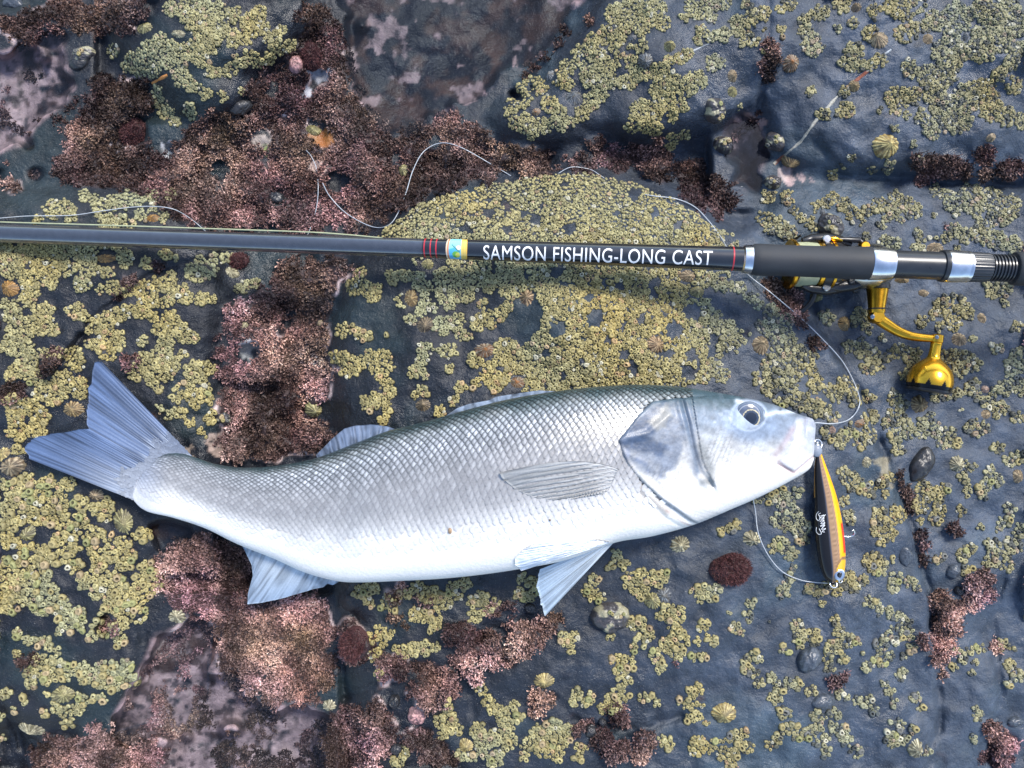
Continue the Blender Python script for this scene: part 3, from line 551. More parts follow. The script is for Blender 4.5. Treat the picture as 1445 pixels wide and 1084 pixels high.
CRACKS = [([(1082, -60), (1085, 60), (1078, 100), (1072, 150)], 4, .7), ([(1140, 195), (1165, 215), (1190, 240)], 2.5, .35),
 ([(1125, 385), (1150, 450), (1180, 500), (1215, 560), (1245, 640), (1270, 700), (1297, 780), (1312, 850), (1322, 950), (1326, 1000), (1310, 1090)], 4, .75),
 ([(1412, 815), (1404, 880), (1412, 980), (1398, 1030), (1400, 1100)], 3.5, .7), ([(70, 545), (130, 452), (190, 402), (230, 378), (300, 368)], 3.5, .8),
 ([(372, 510), (395, 470), (425, 430)], 6, .9), ([(170, 1040), (185, 1000), (205, 950), (215, 900), (232, 850)], 6, .7), ([(1300, 700), (1345, 745), (1380, 800)], 3, .5),
 ([(1190, 248), (1280, 250), (1360, 258), (1460, 262)], 7, 1.0), ([(0, 1000), (30, 1030), (35, 1090)], 8, .9), ([(500, 870), (480, 930), (478, 990), (560, 960)], 5, .6), ([(640, 935), (655, 960), (670, 1010)], 6, .6), ([(700, 890), (720, 880), (760, 870)], 5, .4), ([(780, 985), (820, 1020), (900, 1030), (960, 1010)], 6, .6)]
CGX = np.arange(X0 - 40, 1790, 8.0); CGY = np.arange(Y0 - 40, 1430, 8.0)
_c = relief_smooth(*np.meshgrid(CGX, CGY))
def look_c(x, y):
    fx = np.clip((x - CGX[0]) / 8, 0, len(CGX) - 1.001); fy = np.clip((y - CGY[0]) / 8, 0, len(CGY) - 1.001)
    i = fx.astype(int); j = fy.astype(int); u = fx - i; v = fy - j
    return (_c[j, i] * (1 - u) + _c[j, i + 1] * u) * (1 - v) + (_c[j + 1, i] * (1 - u) + _c[j + 1, i + 1] * u) * v
def relief(x, y):
    """height in m at photo pixel (x, y)"""
    wx = (fbm(x, y, 60, 41) - .5) * 30; wy = (fbm(x, y, 60, 44) - .5) * 30
    h = look_c(x + wx, y + wy)
    h = h + (fbm(x, y, 90, 51, 5) - .5) * .9 + (fbm(x, y, 22, 55, 4) - .5) * .6
    # slaty steps
    u = (x * .8 + y * .6) + (fbm(x, y, 70, 61) - .5) * 120
    h = h + (np.abs(((u / 46) % 1) - .5) ** 3) * .7 * (fbm(x, y, 100, 66) > .45)
    qx = x + wx * .3 + (noise(x, y, 11, 3) - .5) * 8; qy = y + wy * .3 + (noise(x, y, 11, 6) - .5) * 8
    for pts, wd, dp in CRACKS:
        pa = np.array(pts)
        k = (qx > pa[:, 0].min() - 30) & (qx < pa[:, 0].max() + 30) & (qy > pa[:, 1].min() - 30) & (qy < pa[:, 1].max() + 30)
        d, _ = dist_poly(qx[k], qy[k], pts)
        h[k] -= dp * np.exp(-(d / (wd * .75 * (.35 + 1.3 * noise(qx[k], qy[k], 26, 33)))) ** 2) * (.25 + 1.2 * noise(qx[k], qy[k], 34, 37))
    return h / 100.0

SLABS = [[(530, 330), (600, 283), (700, 253), (800, 240), (880, 250), (960, 283), (1040, 330), (1080, 300), (1100, 262), (1190, 262), (1280, 268), (1460, 272), (1800, 275), (1800, 1300), (1340, 1300), (560, 1300), (500, 1000), (470, 840), (480, 640), (468, 520), (478, 420)],
 [(870, -300), (835, 30), (785, 90), (725, 130), (690, 180), (740, 208), (850, 188), (960, 200), (1040, 170), (1075, 150), (1095, 232), (1190, 242), (1280, 246), (1460, 250), (1800, 250), (1800, -300)],
 [(160, 60), (210, -300), (480, -300), (430, 60), (360, 95), (350, 160), (250, 165), (210, 100)],
 [(-300, 268), (240, 272), (300, 340), (320, 420), (300, 520), (310, 640), (300, 760), (230, 790), (225, 850), (180, 1000), (120, 1030), (-300, 1030)]]
sm_ = np.zeros(GX.shape)
for pl in SLABS:
    sm_ = np.maximum(sm_, in_poly(GX + WX * .7, GY + WY * .7, pl).astype(float))
SLABM = blur(sm_, 5); SLABW = blur(sm_, 14)
H0 = relief(GX, GY) - .018 * (1 - SLABM) - .012 * (1 - SLABW)
rg1 = 1 - np.abs(2 * fbm(GX, GY, 44, 201, 4) - 1); rg2 = 1 - np.abs(2 * fbm(GX + GY * .4, GY - GX * .6, 15, 205, 3) - 1)
H0 = H0 + .0022 * (rg1 - .8) + .0012 * (rg2 - .8)
# the shoulder of the dome drops to the slab on the right
dd_, sd_ = dist_poly(GX + WX * .3, GY + WY * .3, [(1060, 330), (1125, 385), (1150, 450), (1180, 500), (1215, 560), (1245, 640), (1270, 700), (1297, 780), (1312, 850), (1322, 950), (1326, 1000), (1310, 1300)])
H0 = H0 + np.where(sd_ > 0, 1, -1) * .0035 * np.exp(-(dd_ / 34)) * (GY > 330)
ALs = blur(np.clip(np.maximum(AL, CL * 1.5) / 5, 0, 1).astype(float), 1)
POs = blur(POOL.astype(float), 2)
BMs = blur((BM > 0).astype(float), 2)
lump = fbm(GX, GY, 34, 71, 3)
lump2 = fbm(GX, GY, 13, 75, 2)
ALs = ALs * np.where(bl_ | tl_, .25, 1)
HR = H0 + ALs * (.001 + .030 * (lump - .38) + .011 * (lump2 - .42)) * (1 - .6 * POs)
# pool basins lie below their water level, land around stands above it
lev = np.full(GX.shape, 9.0)
for pl, lv in zip(POOLP, LEVEL):
    xs = [p[0] for p in pl]; ys = [p[1] for p in pl]
    bb = (GX > min(xs) - 26) & (GX < max(xs) + 26) & (GY > min(ys) - 26) & (GY < max(ys) + 26)
    lev = np.where(bb & (lev > 8), lv, lev)
inp = POs > .5
HR = np.where((lev < 8) & inp, np.minimum(HR, lev - .002 - .012 * np.clip(POs - .5, 0, .5) * (0.4 + lump)), HR)
HR = np.where((lev < 8) & ~inp, np.maximum(HR, lev + .0015 + .003 * (1 - POs) * lump), HR)
HR = blur(HR, 1)
away_ = np.maximum(np.maximum(-GX, GX - 1445), np.maximum(np.maximum(-GY, GY - 1084), 0))
fd_ = sst(60, 290, away_)
HRF = HR * (1 - fd_) + fd_ * (-.040 + (fbm(GX, GY, 520, 81, 4) - .5) * .07 + (fbm(GX, GY, 60, 85, 3) - .5) * .012)

def HZ(x, y):
    return look(HRF, x, y)

def build_rock():
    step = 2.6
    far = [110.0 + 8 * k for k in range(1, 24)]
    st = 9.0
    while far[-1] < 9500:
        st *= 1.16; far.append(far[-1] + st)
    far = np.array(far)
    xs = np.concatenate([(-far)[::-1], np.arange(-110, 1556, step), 1446 + far])
    ys = np.concatenate([(-far)[::-1], np.arange(-110, 1195, step), 1085 + far])
    x, y = np.meshgrid(xs, ys, indexing='ij')
    away = np.maximum(np.maximum(-x, x - 1445), np.maximum(np.maximum(-y, y - 1084), 0))
    fade = sst(60, 290, away)
    zf = -.040 + (fbm(x, y, 520, 81, 4) - .5) * .07 + (fbm(x, y, 60, 85, 3) - .5) * .012
    z = look(HR, x, y) * (1 - fade) + zf * fade
    V = P(x, y, z)
    # colours: slate, pink crust, algae holdfast
    n = fbm(x, y, 50, 91); n2 = fbm(x, y, 16, 95, 3); n3 = fbm(x, y, 120, 99)
    rt = sst(500, 1250, x + (n3 - .5) * 300)
    slate = np.array([.010, .012, .017])[None, None] * (1 - rt[..., None]) + np.array([.042, .056, .080])[None, None] * rt[..., None]
    slate = slate * (.65 + .7 * n[..., None])
    slate = slate + (sst(.52, .7, n3) * .010)[..., None] * np.array([.3, 1, .9])
    crust = np.array([.36, .25, .25])
    brown = np.array([.045, .024, .020])
    po = look(POs, x, y); alg = look(ALs, x, y)
    near = look(blur(POOL.astype(float), 6), x, y)
    lp = (x < 130) & (y < 270); cpool = (x > 450) & (x < 900) & (y < 260); bl = (x < 480) & (y > 820)
    cm = np.where(cpool, .85 * sst(.56, .62, n2 * .55 + n * .45), np.where(lp, sst(.30, .52, n2 * .6 + n * .4), np.where(bl, sst(.36, .50, n * .6 + n2 * .4), sst(.3, .5, n) * (x > 1000))))
    cm = cm * sst(.25, .5, near)
    fine_ = noise(x, y, 6, 221); fine2_ = fbm(x, y, 9, 225, 3)
    cm = cm * np.where((x > 1000) & (y < 300), .45, 1.0) * (1 - .55 * sst(.55, .72, fine2_))
    c = slate * (1 - cm[..., None]) + crust * cm[..., None] * (.45 + .5 * n2 + .6 * fine_)[..., None]
    deep = (sst(.4, .9, po) * (1 - cm))[..., None]
    nb_ = fbm(x, y, 28, 171, 4)[..., None]
    c = c * (1 - deep) + (np.array([.010, .012, .020]) * (1 - sst(.4, .62, nb_)) + brown * 1.6 * sst(.4, .62, nb_) * (.4 + n2[..., None])) * deep
    # pale crust rims round the turf in the gully
    rim = sst(.05, .3, alg) * (1 - sst(.4, .7, alg)) * (sst(.62, .7, fbm(x, y, 60, 103))) * (x < 600)
    c = c * (1 - rim[..., None]) + np.array([.5, .38, .36]) * rim[..., None]
    a2 = sst(.3, .8, alg)[..., None] * .9 * (1 - .6 * po[..., None])
    c = c * (1 - a2) + np.array([.04, .024, .023]) * (.6 + .8 * n2[..., None]) * a2
    for (px, py, pr, pc) in ((372, 205, 14, (.5, .42, .36)), (374, 212, 9, (.42, .5, .2)), (455, 193, 13, (.30, .11, .03)), (465, 188, 9, (.30, .12, .03)), (440, 195, 8, (.28, .13, .05)), (448, 235, 9, (.5, .36, .3)), (440, 215, 7, (.45, .3, .27)), (350, 490, 14, (.6, .56, .54)), (240, 210, 10, (.6, .6, .62)), (172, 205, 9, (.5, .42, .42)), (300, 632, 12, (.4, .3, .25)), (452, 105, 13, (.42, .44, .5)), (435, 128, 8, (.5, .5, .55)), (1248, 655, 10, (.27, .24, .17)), (1250, 668, 11, (.27, .24, .17)), (1257, 685, 8, (.27, .24, .17)), (265, 640, 10, (.38, .3, .24)), (1110, 245, 9, (.5, .4, .38)), (1130, 252, 12, (.5, .37, .36)), (1050, 180, 14, (.45, .3, .28)), (1062, 168, 12, (.45, .3, .28))):
        k = sst(1.1, .75, np.hypot(x - px, y - py) / pr + (fbm(x, y, 12, 175, 3) - .5) * 3.0)[..., None]
        c = c * (1 - k) + np.array(pc) * .8 * k * (.7 + .6 * n2[..., None])
    f3 = fade[..., None]
    wl = np.array([.030, .036, .046]) * (.5 + n)[..., None] + np.array([.05, .042, .02]) * sst(.5, .62, fbm(x, y, 90, 251, 4))[..., None]
    c = c * (1 - f3) + wl * f3
    me = mesh('rock', V, grid_faces(len(xs), len(ys))[:, ::-1], c)
    o = obj('rock', me, M['rock'], kind='structure')
    return o
ROCK = build_rock()

# water in the pools
for pl, lv in zip(POOLP, LEVEL):
    pl = np.array(pl, float)
    c = pl.mean(0)
    ring = c + (pl - c) * (1 + 22 / (np.linalg.norm(pl - c, axis=1)[:, None] + 20))
    V = np.vstack([P(ring[:, 0], ring[:, 1], lv), P(c[0], c[1], lv)[None]])
    n = len(ring); i = np.arange(n)
    obj('water', mesh('water', V, np.stack([np.full(n, n), (i + 1) % n, i], -1), smooth=False), M['water'], kind='structure')

# quartz veins in the rock
def vein(pts, wd, cols):
    pp = arc(pts, 60)
    t = np.gradient(pp, axis=0); t /= np.linalg.norm(t, axis=1)[:, None]
    nrm = np.stack([-t[:, 1], t[:, 0]], -1)
    ww = wd * (.6 + .8 * noise(pp[:, 0], pp[:, 1], 7, 4))
    rows = []; cc = []
    for k, f in enumerate((-1, -.5, 0, .5, 1)):
        q = pp + nrm * (ww * f)[:, None]
        rows.append(P(q[:, 0], q[:, 1], HZ(q[:, 0], q[:, 1]) + (.0009 * (1 - f * f) - .0003)))
        nn = noise(q[:, 0], q[:, 1], 14, 11)[:, None]
        cc.append(np.where(nn > .66, np.array(cols[1]), np.array(cols[0])) * (.7 + .6 * noise(q[:, 0], q[:, 1], 5, 2)[:, None]))
    V = np.stack(rows, 1); C = np.stack(cc, 1)
    obj('quartz_vein', mesh('quartz_vein', V, grid_faces(60, 5), C), M['limpet'], ROCK)
vein([(1092, 232), (1130, 200), (1150, 172), (1180, 138), (1215, 108), (1236, 92)], 2.5, ((.27, .26, .22), (.20, .06, .03)))
vein([(1240, 82), (1258, 70)], 1.5, ((.28, .30, .31), (.28, .30, .31)))
vein([(935, 96), (960, 80), (1000, 62)], 1.4, ((.28, .30, .31), (.28, .30, .31)))
vein([(214, 118), (225, 112), (236, 106)], 2.6, ((.5, .2, .05), (.55, .55, .52)))

# ------------------------------------------------------------------ fish / rod outlines (used to know what is covered)
FISH_D = [(1151, 600), (1146, 591), (1128, 585), (1089, 570), (1050, 561), (1006, 553), (959, 546), (900, 543), (840, 546), (780, 553), (720, 563), (660, 578), (600, 595), (545, 609), (500, 626), (450, 645), (400, 656), (350, 660), (310, 656), (280, 647), (258, 640), (235, 640), (214, 648)]
FISH_V = [(1148, 650), (1141, 663), (1117, 678), (1075, 700), (1034, 718), (978, 741), (920, 757), (868, 766), (800, 790), (740, 802), (680, 811), (620, 817), (560, 820), (510, 822), (475, 820), (430, 808), (385, 788), (335, 768), (290, 746), (245, 731), (208, 722), (190, 708), (184, 692)]
FISH_B = [.3, 1.1, 1.6, 2.1, 2.5, 2.8, 3.0, 3.15, 3.2, 3.15, 3.05, 2.9, 2.7, 2.45, 2.2, 1.95, 1.7, 1.42, 1.16, .86, .52, .26, .10]
FISH_Z = [3.4, 3.45, 3.6, 4.0, 4.4, 4.75, 5.0, 5.1, 5.1, 4.95, 4.6, 4.1, 3.5, 2.9, 2.3, 1.7, 1.2, .8, .55, .42, .38, .34, .32]
TAIL = [(268, 638), (215, 568), (160, 513), (135, 508), (126, 545), (125, 605), (85, 611), (55, 618), (34, 630), (42, 648), (110, 680), (190, 718)]
FISHPOLY = FISH_D[:19] + TAIL + FISH_V[::-1][2:]
def covered(x, y, mg=0):
    rodc = 329.5 + np.asarray(x) * .0345
    return in_poly(x, y, FISHPOLY) | (np.abs(np.asarray(y) - rodc) < 17 + mg) | ((np.asarray(x) > 1050) & (np.abs(np.asarray(y) - rodc) < 25 + mg))

# ------------------------------------------------------------------ barnacles
def barnacle_geo(seg, r, rg, opened=True):
    """volcano shell, unit = metres; returns V, F, ring index per vertex"""
    prof = [(1.0, -.3), (.95, .2), (.80, .6), (.54, .84), (.38, .80), (.27, .40 if opened else .66), (0.0, .30 if opened else .74)]
    a = np.linspace(0, 2 * np.pi, seg, endpoint=False) + rg.random() * 6.28
    rib = 1 + .10 * np.cos(6 * a + rg.random() * 6) + rg.normal(0, .05, seg)
    el = 1 + rg.normal(0, .10)
    hgt = rg.uniform(.55, .95)
    V = []; ring = []
    for k, (pr, pz) in enumerate(prof[:-1]):
        rr = r * pr * (rib if k < 4 else 1 + (rib - 1) * .5)
        V.append(np.stack([rr * np.cos(a) * el, rr * np.sin(a) / el, np.full(seg, r * pz * hgt) * (1 + (rg.normal(0, .08, seg) if k in (2, 3) else 0))], -1))
        ring += [k] * seg
    V = np.vstack(V + [np.array([[0, 0, r * prof[-1][1] * hgt]])]); ring.append(6)
    F4 = grid_faces(6, seg, False, True)[:, ::-1]
    i = np.arange(seg); b = 5 * seg
    F3 = np.stack([b + i, np.full(seg, 6 * seg), b + (i + 1) % seg], -1)[:, ::-1]
    return V, F4, F3, np.array(ring)

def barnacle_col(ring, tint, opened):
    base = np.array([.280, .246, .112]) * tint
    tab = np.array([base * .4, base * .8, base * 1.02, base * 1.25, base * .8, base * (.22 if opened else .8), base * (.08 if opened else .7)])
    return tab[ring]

pts = []
cell = {}
cand = np.argwhere(BM > 0)
cand = cand[rng.permutation(len(cand))]
rep = np.vstack([cand, cand[rng.permutation(len(cand))]])
jx = rng.uniform(-1, 1, (len(rep), 2))
gs = 12.0
sizes = rng.random(len(rep))
EXCL = []     # circles kept free for limpets (filled below)
LIMP = [
 # x, y, rx, ry, rot, height, type, label
 (105, 578, 17, 14, 0, .45, 'brown', 'brown ribbed limpet above the notch of the tail fin'),
 (176, 736, 17, 21, 0, .4, 'olive', 'large olive rayed limpet below the tail fin'),
 (137, 698, 13, 10, 0, .45, 'tan', 'tan striped limpet tucked against the lower tail lobe'),
 (18, 660, 19, 14, .4, .45, 'tan', 'tan ribbed limpet just left of the lower tail lobe'),
 (40, 753, 16, 13, .3, .45, 'olive', 'greenish limpet overgrown among barnacles below the tail'),
 (5, 641, 11, 11, 0, .4, 'yellow', 'yellow limpet left of the tip of the tail fin'),
 (15, 408, 15, 13, 0, .5, 'orange', 'orange rust stained limpet below the thin end of the rod'),
 (150, 365, 15, 7, 0, .4, 'orange', 'low orange limpet just under the rod blank'),
 (216, 309, 10, 7, 0, .5, 'orange', 'small orange limpet just above the rod blank'),
 (325, 385, 14, 9, 0, .4, 'pale', 'pale fluted limpet beside the dark fuzzy lump under the rod'),
 (580, 422, 10, 14, 0, .5, 'brown', 'brown ribbed limpet below the emblem on the rod'),
 (603, 373, 10, 9, 0, .5, 'olive', 'olive limpet touching the rod beside the emblem'),
 (600, 460, 13, 12, .4, .5, 'dark', 'dark brown limpet with pale ribs on the bare dark rock'),
 (745, 421, 14, 13, 0, .5, 'spiky', 'spiky brown limpet below the rod lettering'),
 (684, 495, 15, 11, 0, .5, 'rust', 'grey ribbed limpet with rusty orange crown above the fish'),
 (730, 540, 12, 9, 0, .5, 'rust', 'orange brown limpet touching the fish back'),
 (598, 572, 13, 10, .2, .5, 'dark', 'dark limpet beside barnacles above the dorsal fin'),
 (925, 486, 12, 12, 0, .55, 'spiky', 'pale pinkish limpet on the dome above the fish head'),
 (1073, 487, 13, 15, 0, .55, 'tan', 'tan fluted limpet above the fish snout'),
 (940, 436, 9, 8, 0, .5, 'yellow', 'small ochre limpet among crowded barnacles on the dome'),
 (970, 390, 12, 9, 0, .5, 'tan', 'tan limpet under the end of the rod lettering'),
 (983, 412, 11, 10, 0, .5, 'olive', 'olive limpet below the red ring of the rod'),
 (1190, 457, 11, 12, 0, .7, 'brown', 'tall brown limpet left of the reel handle'),
 (1153, 419, 10, 9, 0, .6, 'olive', 'olive limpet right of the bail arm'),
 (1353, 481, 13, 12, -.5, .6, 'tan', 'tan ribbed limpet right of the handle knob stem'),
 (1385, 449, 7, 9, 0, .6, 'tan', 'small tan limpet right of the barnacle cluster below the reel seat'),
 (1303, 414, 8, 6, 0, .6, 'tan', 'tiny tan limpet alone on blue rock below the reel seat'),
 (1273, 395, 12, 6, 0, .6, 'brown', 'brown limpet peeping from under the reel seat'),
 (1318, 350, 14, 8, 0, .5, 'tan', 'tan striped limpet just above the reel seat'),
 (1296, 572, 16, 14, 0, .5, 'brown', 'shaggy brown limpet below the golden knob'),
 (1391, 585, 9, 7, .4, .5, 'tan', 'pinkish tan limpet right of the golden knob'),
 (1390, 549, 8, 7, 0, .5, 'pink', 'small pinkish limpet on a barnacle cluster right of the knob'),
 (1350, 655, 12, 12, 0, .6, 'pale', 'pale star ribbed limpet right of the black limpet'),
 (1436, 672, 9, 10, 0, .6, 'tan', 'tan limpet at the end of the barnacle row right of the star ribbed one'),
 (1222, 652, 9, 10, 0, .5, 'pale', 'pale rayed limpet right of the lure ring'),
 (1174, 607, 6, 6, 0, .6, 'pink', 'tiny pinkish limpet right of the fish snout'),
 (1212, 598, 9, 8, 0, .5, 'rust', 'rusty limpet inside the curve of the leader'),
 (960, 768, 15, 14, 0, .55, 'pale', 'pale grey limpet under the fish throat'),
 (1061, 760, 14, 13, 0, .6, 'pale', 'pale fluted limpet beside the leader below the fish head'),
 (921, 848, 13, 12, 0, .55, 'olive', 'green fluted limpet joined to a grey one below the pelvic fin'),
 (937, 841, 11, 12, 0, .5, 'grey', 'grey spiny limpet with an orange spot below the pelvic fin'),
 (1021, 1006, 18, 15, 0, .55, 'yellow', 'large ochre limpet with a scalloped edge on bare dark rock'),
 (768, 960, 15, 12, .3, .5, 'yellow', 'bright yellow scalloped limpet beside pink turf'),
 (658, 1051, 13, 12, 0, .4, 'yellow', 'smooth yellow limpet among barnacles below the fish belly'),
 (465, 995, 11, 9, .3, .5, 'pale', 'pale striped limpet at the corner of the pink rock pool'),
 (91, 979, 18, 13, .2, .45, 'olive', 'olive rayed limpet under a barnacle band beside the crack'),
 (46, 1028, 21, 13, -.2, .45, 'pale', 'big pale yellow scalloped limpet above the pink turf'),
 (250, 870, 13, 11, 0, .4, 'pale', 'pale green limpet on the pink crust below the fish tail'),
 (190, 970, 6, 5, 0, .5, 'pink', 'tiny pink limpet on the dark crack beside the pool'),
 (1291, 1056, 11, 16, .2, .5, 'pale', 'long pale ribbed limpet left of the blue ledge'),
 (1241, 57, 12, 13, .3, .6, 'tan', 'smooth tan limpet above the rusty quartz vein'),
 (1115, 89, 13, 13, 0, .6, 'rust', 'rust brown limpet right of the pink tuft in the upper crack'),
 (1205, 121, 9, 9, 0, .6, 'brown', 'small brown limpet sitting on the quartz vein'),
 (1116, 228, 14, 11, 0, .6, 'brown', 'brown limpet at the lower end of the quartz vein'),
 (1308, 56, 10, 8, .4, .6, 'tan', 'tan striped limpet left of the crowded barnacles in the upper corner'),
 (1362, 52, 5, 8, 0, .6, 'grey', 'narrow grey limpet among the crowded barnacles in the upper corner'),
 (1398, 194, 8, 7, .5, .6, 'tan', 'pale tan limpet above the pink cushion in the crack'),
 (1208, 12, 9, 9, 0, .6, 'dark', 'dark slate limpet between two barnacle clusters by the top crack'),
 (1250, 206, 20, 17, 0, .6, 'yellow', 'large lumpy yellow limpet alone on bare blue rock'),
 (1160, 300, 5, 5, 0, .6, 'grey', 'tiny grey limpet above the fore grip'),
 (911, 86, 12, 11, .3, .6, 'grey', 'grey limpet on the upper slab beside the barnacle band'),
 (777, 107, 9, 9, .3, .6, 'grey', 'small grey limpet on the slope beside the dark pool'),
 (810, 139, 13, 12, .5, .5, 'grey', 'broad dark grey limpet between barnacle bands on the upper slab'),
 (757, 158, 8, 6, 0, .5, 'rust', 'small rusty limpet low on the slope of the upper slab'),
 (893, 54, 9, 6, 0, .5, 'grey', 'flat grey limpet inside the barnacle band of the upper slab'),
 (945, 66, 9, 9, 0, .9, 'olive', 'tall olive barnacle covered limpet alone on the upper slab'),
 (1033, 107, 8, 10, 0, .6, 'tan', 'tan limpet left of the pink tuft on the upper slab'),
 (1033, 130, 8, 9, 0, .7, 'olive', 'olive limpet below the tan one on the upper slab'),
 (445, 578, 15, 14, 0, .6, 'olive', 'round mossy green limpet at the edge of the brown turf above the fish'),
 (440, 184, 14, 9, 0, .6, 'olive', 'knobbly olive limpet beside the orange sponge'),
 (345, 460, 6, 8, 0, .6, 'pale', 'small pale limpet nestled in the brown turf'),
 (452, 456, 6, 6, 0, .6, 'tan', 'tiny tan limpet on the turf edge right of the crack'),
 (205, 40, 15, 9, 0, .4, 'olive', 'pale olive limpet at the edge of the upper left barnacles'),
 (252, 48, 12, 6, -.2, .35, 'pale', 'flat whitish limpet among the upper left barnacles'),
 (570, 240, 10, 10, 0, .6, 'olive', 'mossy olive limpet in the gully below the dark pool'),
]
SNAIL = [
 (1030, 803, 27, 24, 0, .45, 'fuzzy', 'large round limpet covered in purple brown fuzz below the fish head'),
 (862, 870, 26, 24, .5, .4, 'blotch', 'large dark mottled limpet with barnacles below the pelvic fin'),
 (1298, 655, 17, 26, -.45, .45, 'black', 'big black oval limpet right of the lure'),
 (1142, 930, 16, 20, -.3, .5, 'slate', 'dark slate knob beside barnacle clusters below the lure'),
 (1162, 990, 16, 12, 0, .4, 'slate', 'dark grey slate knob under the pink tuft below the lure'),
 (1277, 785, 11, 16, 0, .4, 'slate', 'dark oval limpet left of the crack near the lure'),
 (1170, 320, 18, 20, 0, .6, 'blotch', 'dark limpet topped with barnacles just above the spool'),
 (1008, 156, 16, 16, 0, .7, 'blotch', 'dark knobbly limpet on the upper slab'),
 (1020, 205, 16, 13, 0, .7, 'blotch', 'dark barnacled limpet left of the small pool'),
 (1095, 200, 16, 14, 0, .6, 'blotch', 'dark mottled limpet right of the small pool'),
 (1090, 258, 14, 10, 0, .7, 'blotch', 'brown lumpy snail below the small pool'),
 (338, 370, 14, 13, 0, .7, 'fuzzy', 'dark purple fuzzy lump just under the rod blank'),
 (438, 80, 18, 20, .4, .6, 'fuzzy', 'dark maroon anemone left of the deep pool'),
 (418, 92, 13, 13, 0, .7, 'pinkball', 'round pink crusted ball beside the maroon anemone'),
 (192, 188, 24, 20, 0, .5, 'fuzzy', 'dark maroon seaweed lump with a yellow spot in the gully'),
 (390, 281, 13, 12, 0, .6, 'black', 'black round snail in the gully above the rod'),
 (340, 151, 17, 13, .2, .5, 'black', 'black oval shell on the violet rock of the upper left'),
 (500, 909, 22, 24, 0, .35, 'fuzzy', 'dark brown fuzzy cushion below the anal fin'),
 (557, 990, 9, 10, 0, .8, 'black', 'black winkle beside round pink turf under the belly'),
 (559, 1054, 9, 9, 0, .8, 'black', 'black winkle in the dark crack at the bottom'),
 (475, 946, 6, 6, 0, .8, 'black', 'small black winkle at the edge of brown turf'),
 (832, 1031, 9, 9, 0, .8, 'black', 'shiny black winkle beside the lower pink tuft'),
 (712, 906, 6, 6, 0, .8, 'black', 'tiny black winkle between pink turf patches'),
 (748, 858, 8, 8, 0, .8, 'black', 'dark winkle right beside the pelvic fin tip'),
 (850, 1018, 6, 6, 0, .8, 'black', 'tiny black winkle above the lower pink tuft'),
 (1352, 833, 7, 7, 0, .8, 'black', 'black winkle in the rust pink straggling tuft'),
 (1344, 806, 9, 12, -.4, .6, 'slate', 'blue grey mussel above the rust pink tuft'),
 (1430, 1018, 14, 7, 0, .6, 'slate', 'dark mussel above the round tan cushion'),
 (1265, 865, 0, 0, 0, .5, 'skip', ''),
 (588, 1008, 15, 14, 0, .5, 'pinkball', 'round pale pink coralline covered shell below the belly'),
 (315, 590, 10, 10, 0, .7, 'blotch', 'white and black barnacle lump at the edge of the brown turf'),
 (118, 78, 18, 12, .2, .5, 'blotch', 'black pebble like mussel clump right of the pale pool'),
 (112, 90, 14, 11, 0, .5, 'black', 'black mussel on the rim of the pale pool'),
 (20, 8, 18, 10, 0, .5, 'slate', 'blue black mussel clump in the upper left corner'),
]
for L in LIMP + SNAIL:
    if L[2] > 0: EXCL.append((L[0], L[1], max(L[2], L[3]) * .88))
EX = np.array(EXCL)
exm = raster_circles(EX, 2.0)
for k in range(len(rep)):
    j, i = rep[k]
    x = RX[i] + jx[k, 0]; y = RY[j] + jx[k, 1]
    base = 3.5 + 1.3 * min(max((y - 250) / 450, 0), 1)
    if y > 640 and x < 260: base += .9
    r = base * (.50 + .74 * sizes[k] ** 1.7)
    if exm[j, i] > 0: continue
    if POOL[j, i]: continue
    ci, cj = int(x // gs), int(y // gs)
    ok = True
    for a in (-1, 0, 1):
        for b in (-1, 0, 1):
            for (qx, qy, qr) in cell.get((ci + a, cj + b), ()):
                if (qx - x) ** 2 + (qy - y) ** 2 < (.58 * (qr + r)) ** 2:
                    ok = False; break
            if not ok: break
        if not ok: break
    if ok:
        cell.setdefault((ci, cj), []).append((x, y, r)); pts.append((x, y, r))
# a few living on the big dark limpets
pts = np.array(pts)
cov = covered(pts[:, 0], pts[:, 1], 8)
inner = in_poly(pts[:, 0], pts[:, 1], FISHPOLY) & (dist_poly(pts[:, 0], pts[:, 1], FISHPOLY + FISHPOLY[:1])[0] > 45)
pts = pts[~inner]; cov = cov[~inner]

def normal_at(x, y):
    e = 3.0
    px = P(x + e, y, HZ(x + e, y)) - P(x - e, y, HZ(x - e, y))
    py = P(x, y - e, HZ(x, y - e)) - P(x, y + e, HZ(x, y + e))
    n = np.cross(px, py)
    return n / np.linalg.norm(n, axis=-1)[..., None]

def frames(n, ang):
    ref = np.stack([np.cos(ang), np.sin(ang), np.zeros_like(ang)], -1)
    a = ref - n * np.sum(ref * n, -1)[:, None]; a /= np.linalg.norm(a, axis=1)[:, None]
    return a, np.cross(n, a), n

pos = P(pts[:, 0], pts[:, 1], HZ(pts[:, 0], pts[:, 1]) + rng.random(len(pts)) ** 2 * .0007)
nor = normal_at(pts[:, 0], pts[:, 1]); nor = nor * .8 + np.array([0, 0, .2]) + rng.normal(0, .13, nor.shape); nor /= np.linalg.norm(nor, axis=1)[:, None]
ang = rng.random(len(pts)) * 6.28
inview = (pts[:, 0] > 8) & (pts[:, 0] < 1437) & (pts[:, 1] > 8) & (pts[:, 1] < 1076) & ~cov
score = np.where(inview, pts[:, 2], -1)
big = np.argsort(-score)[:300]
isbig = np.zeros(len(pts), bool); isbig[big] = True

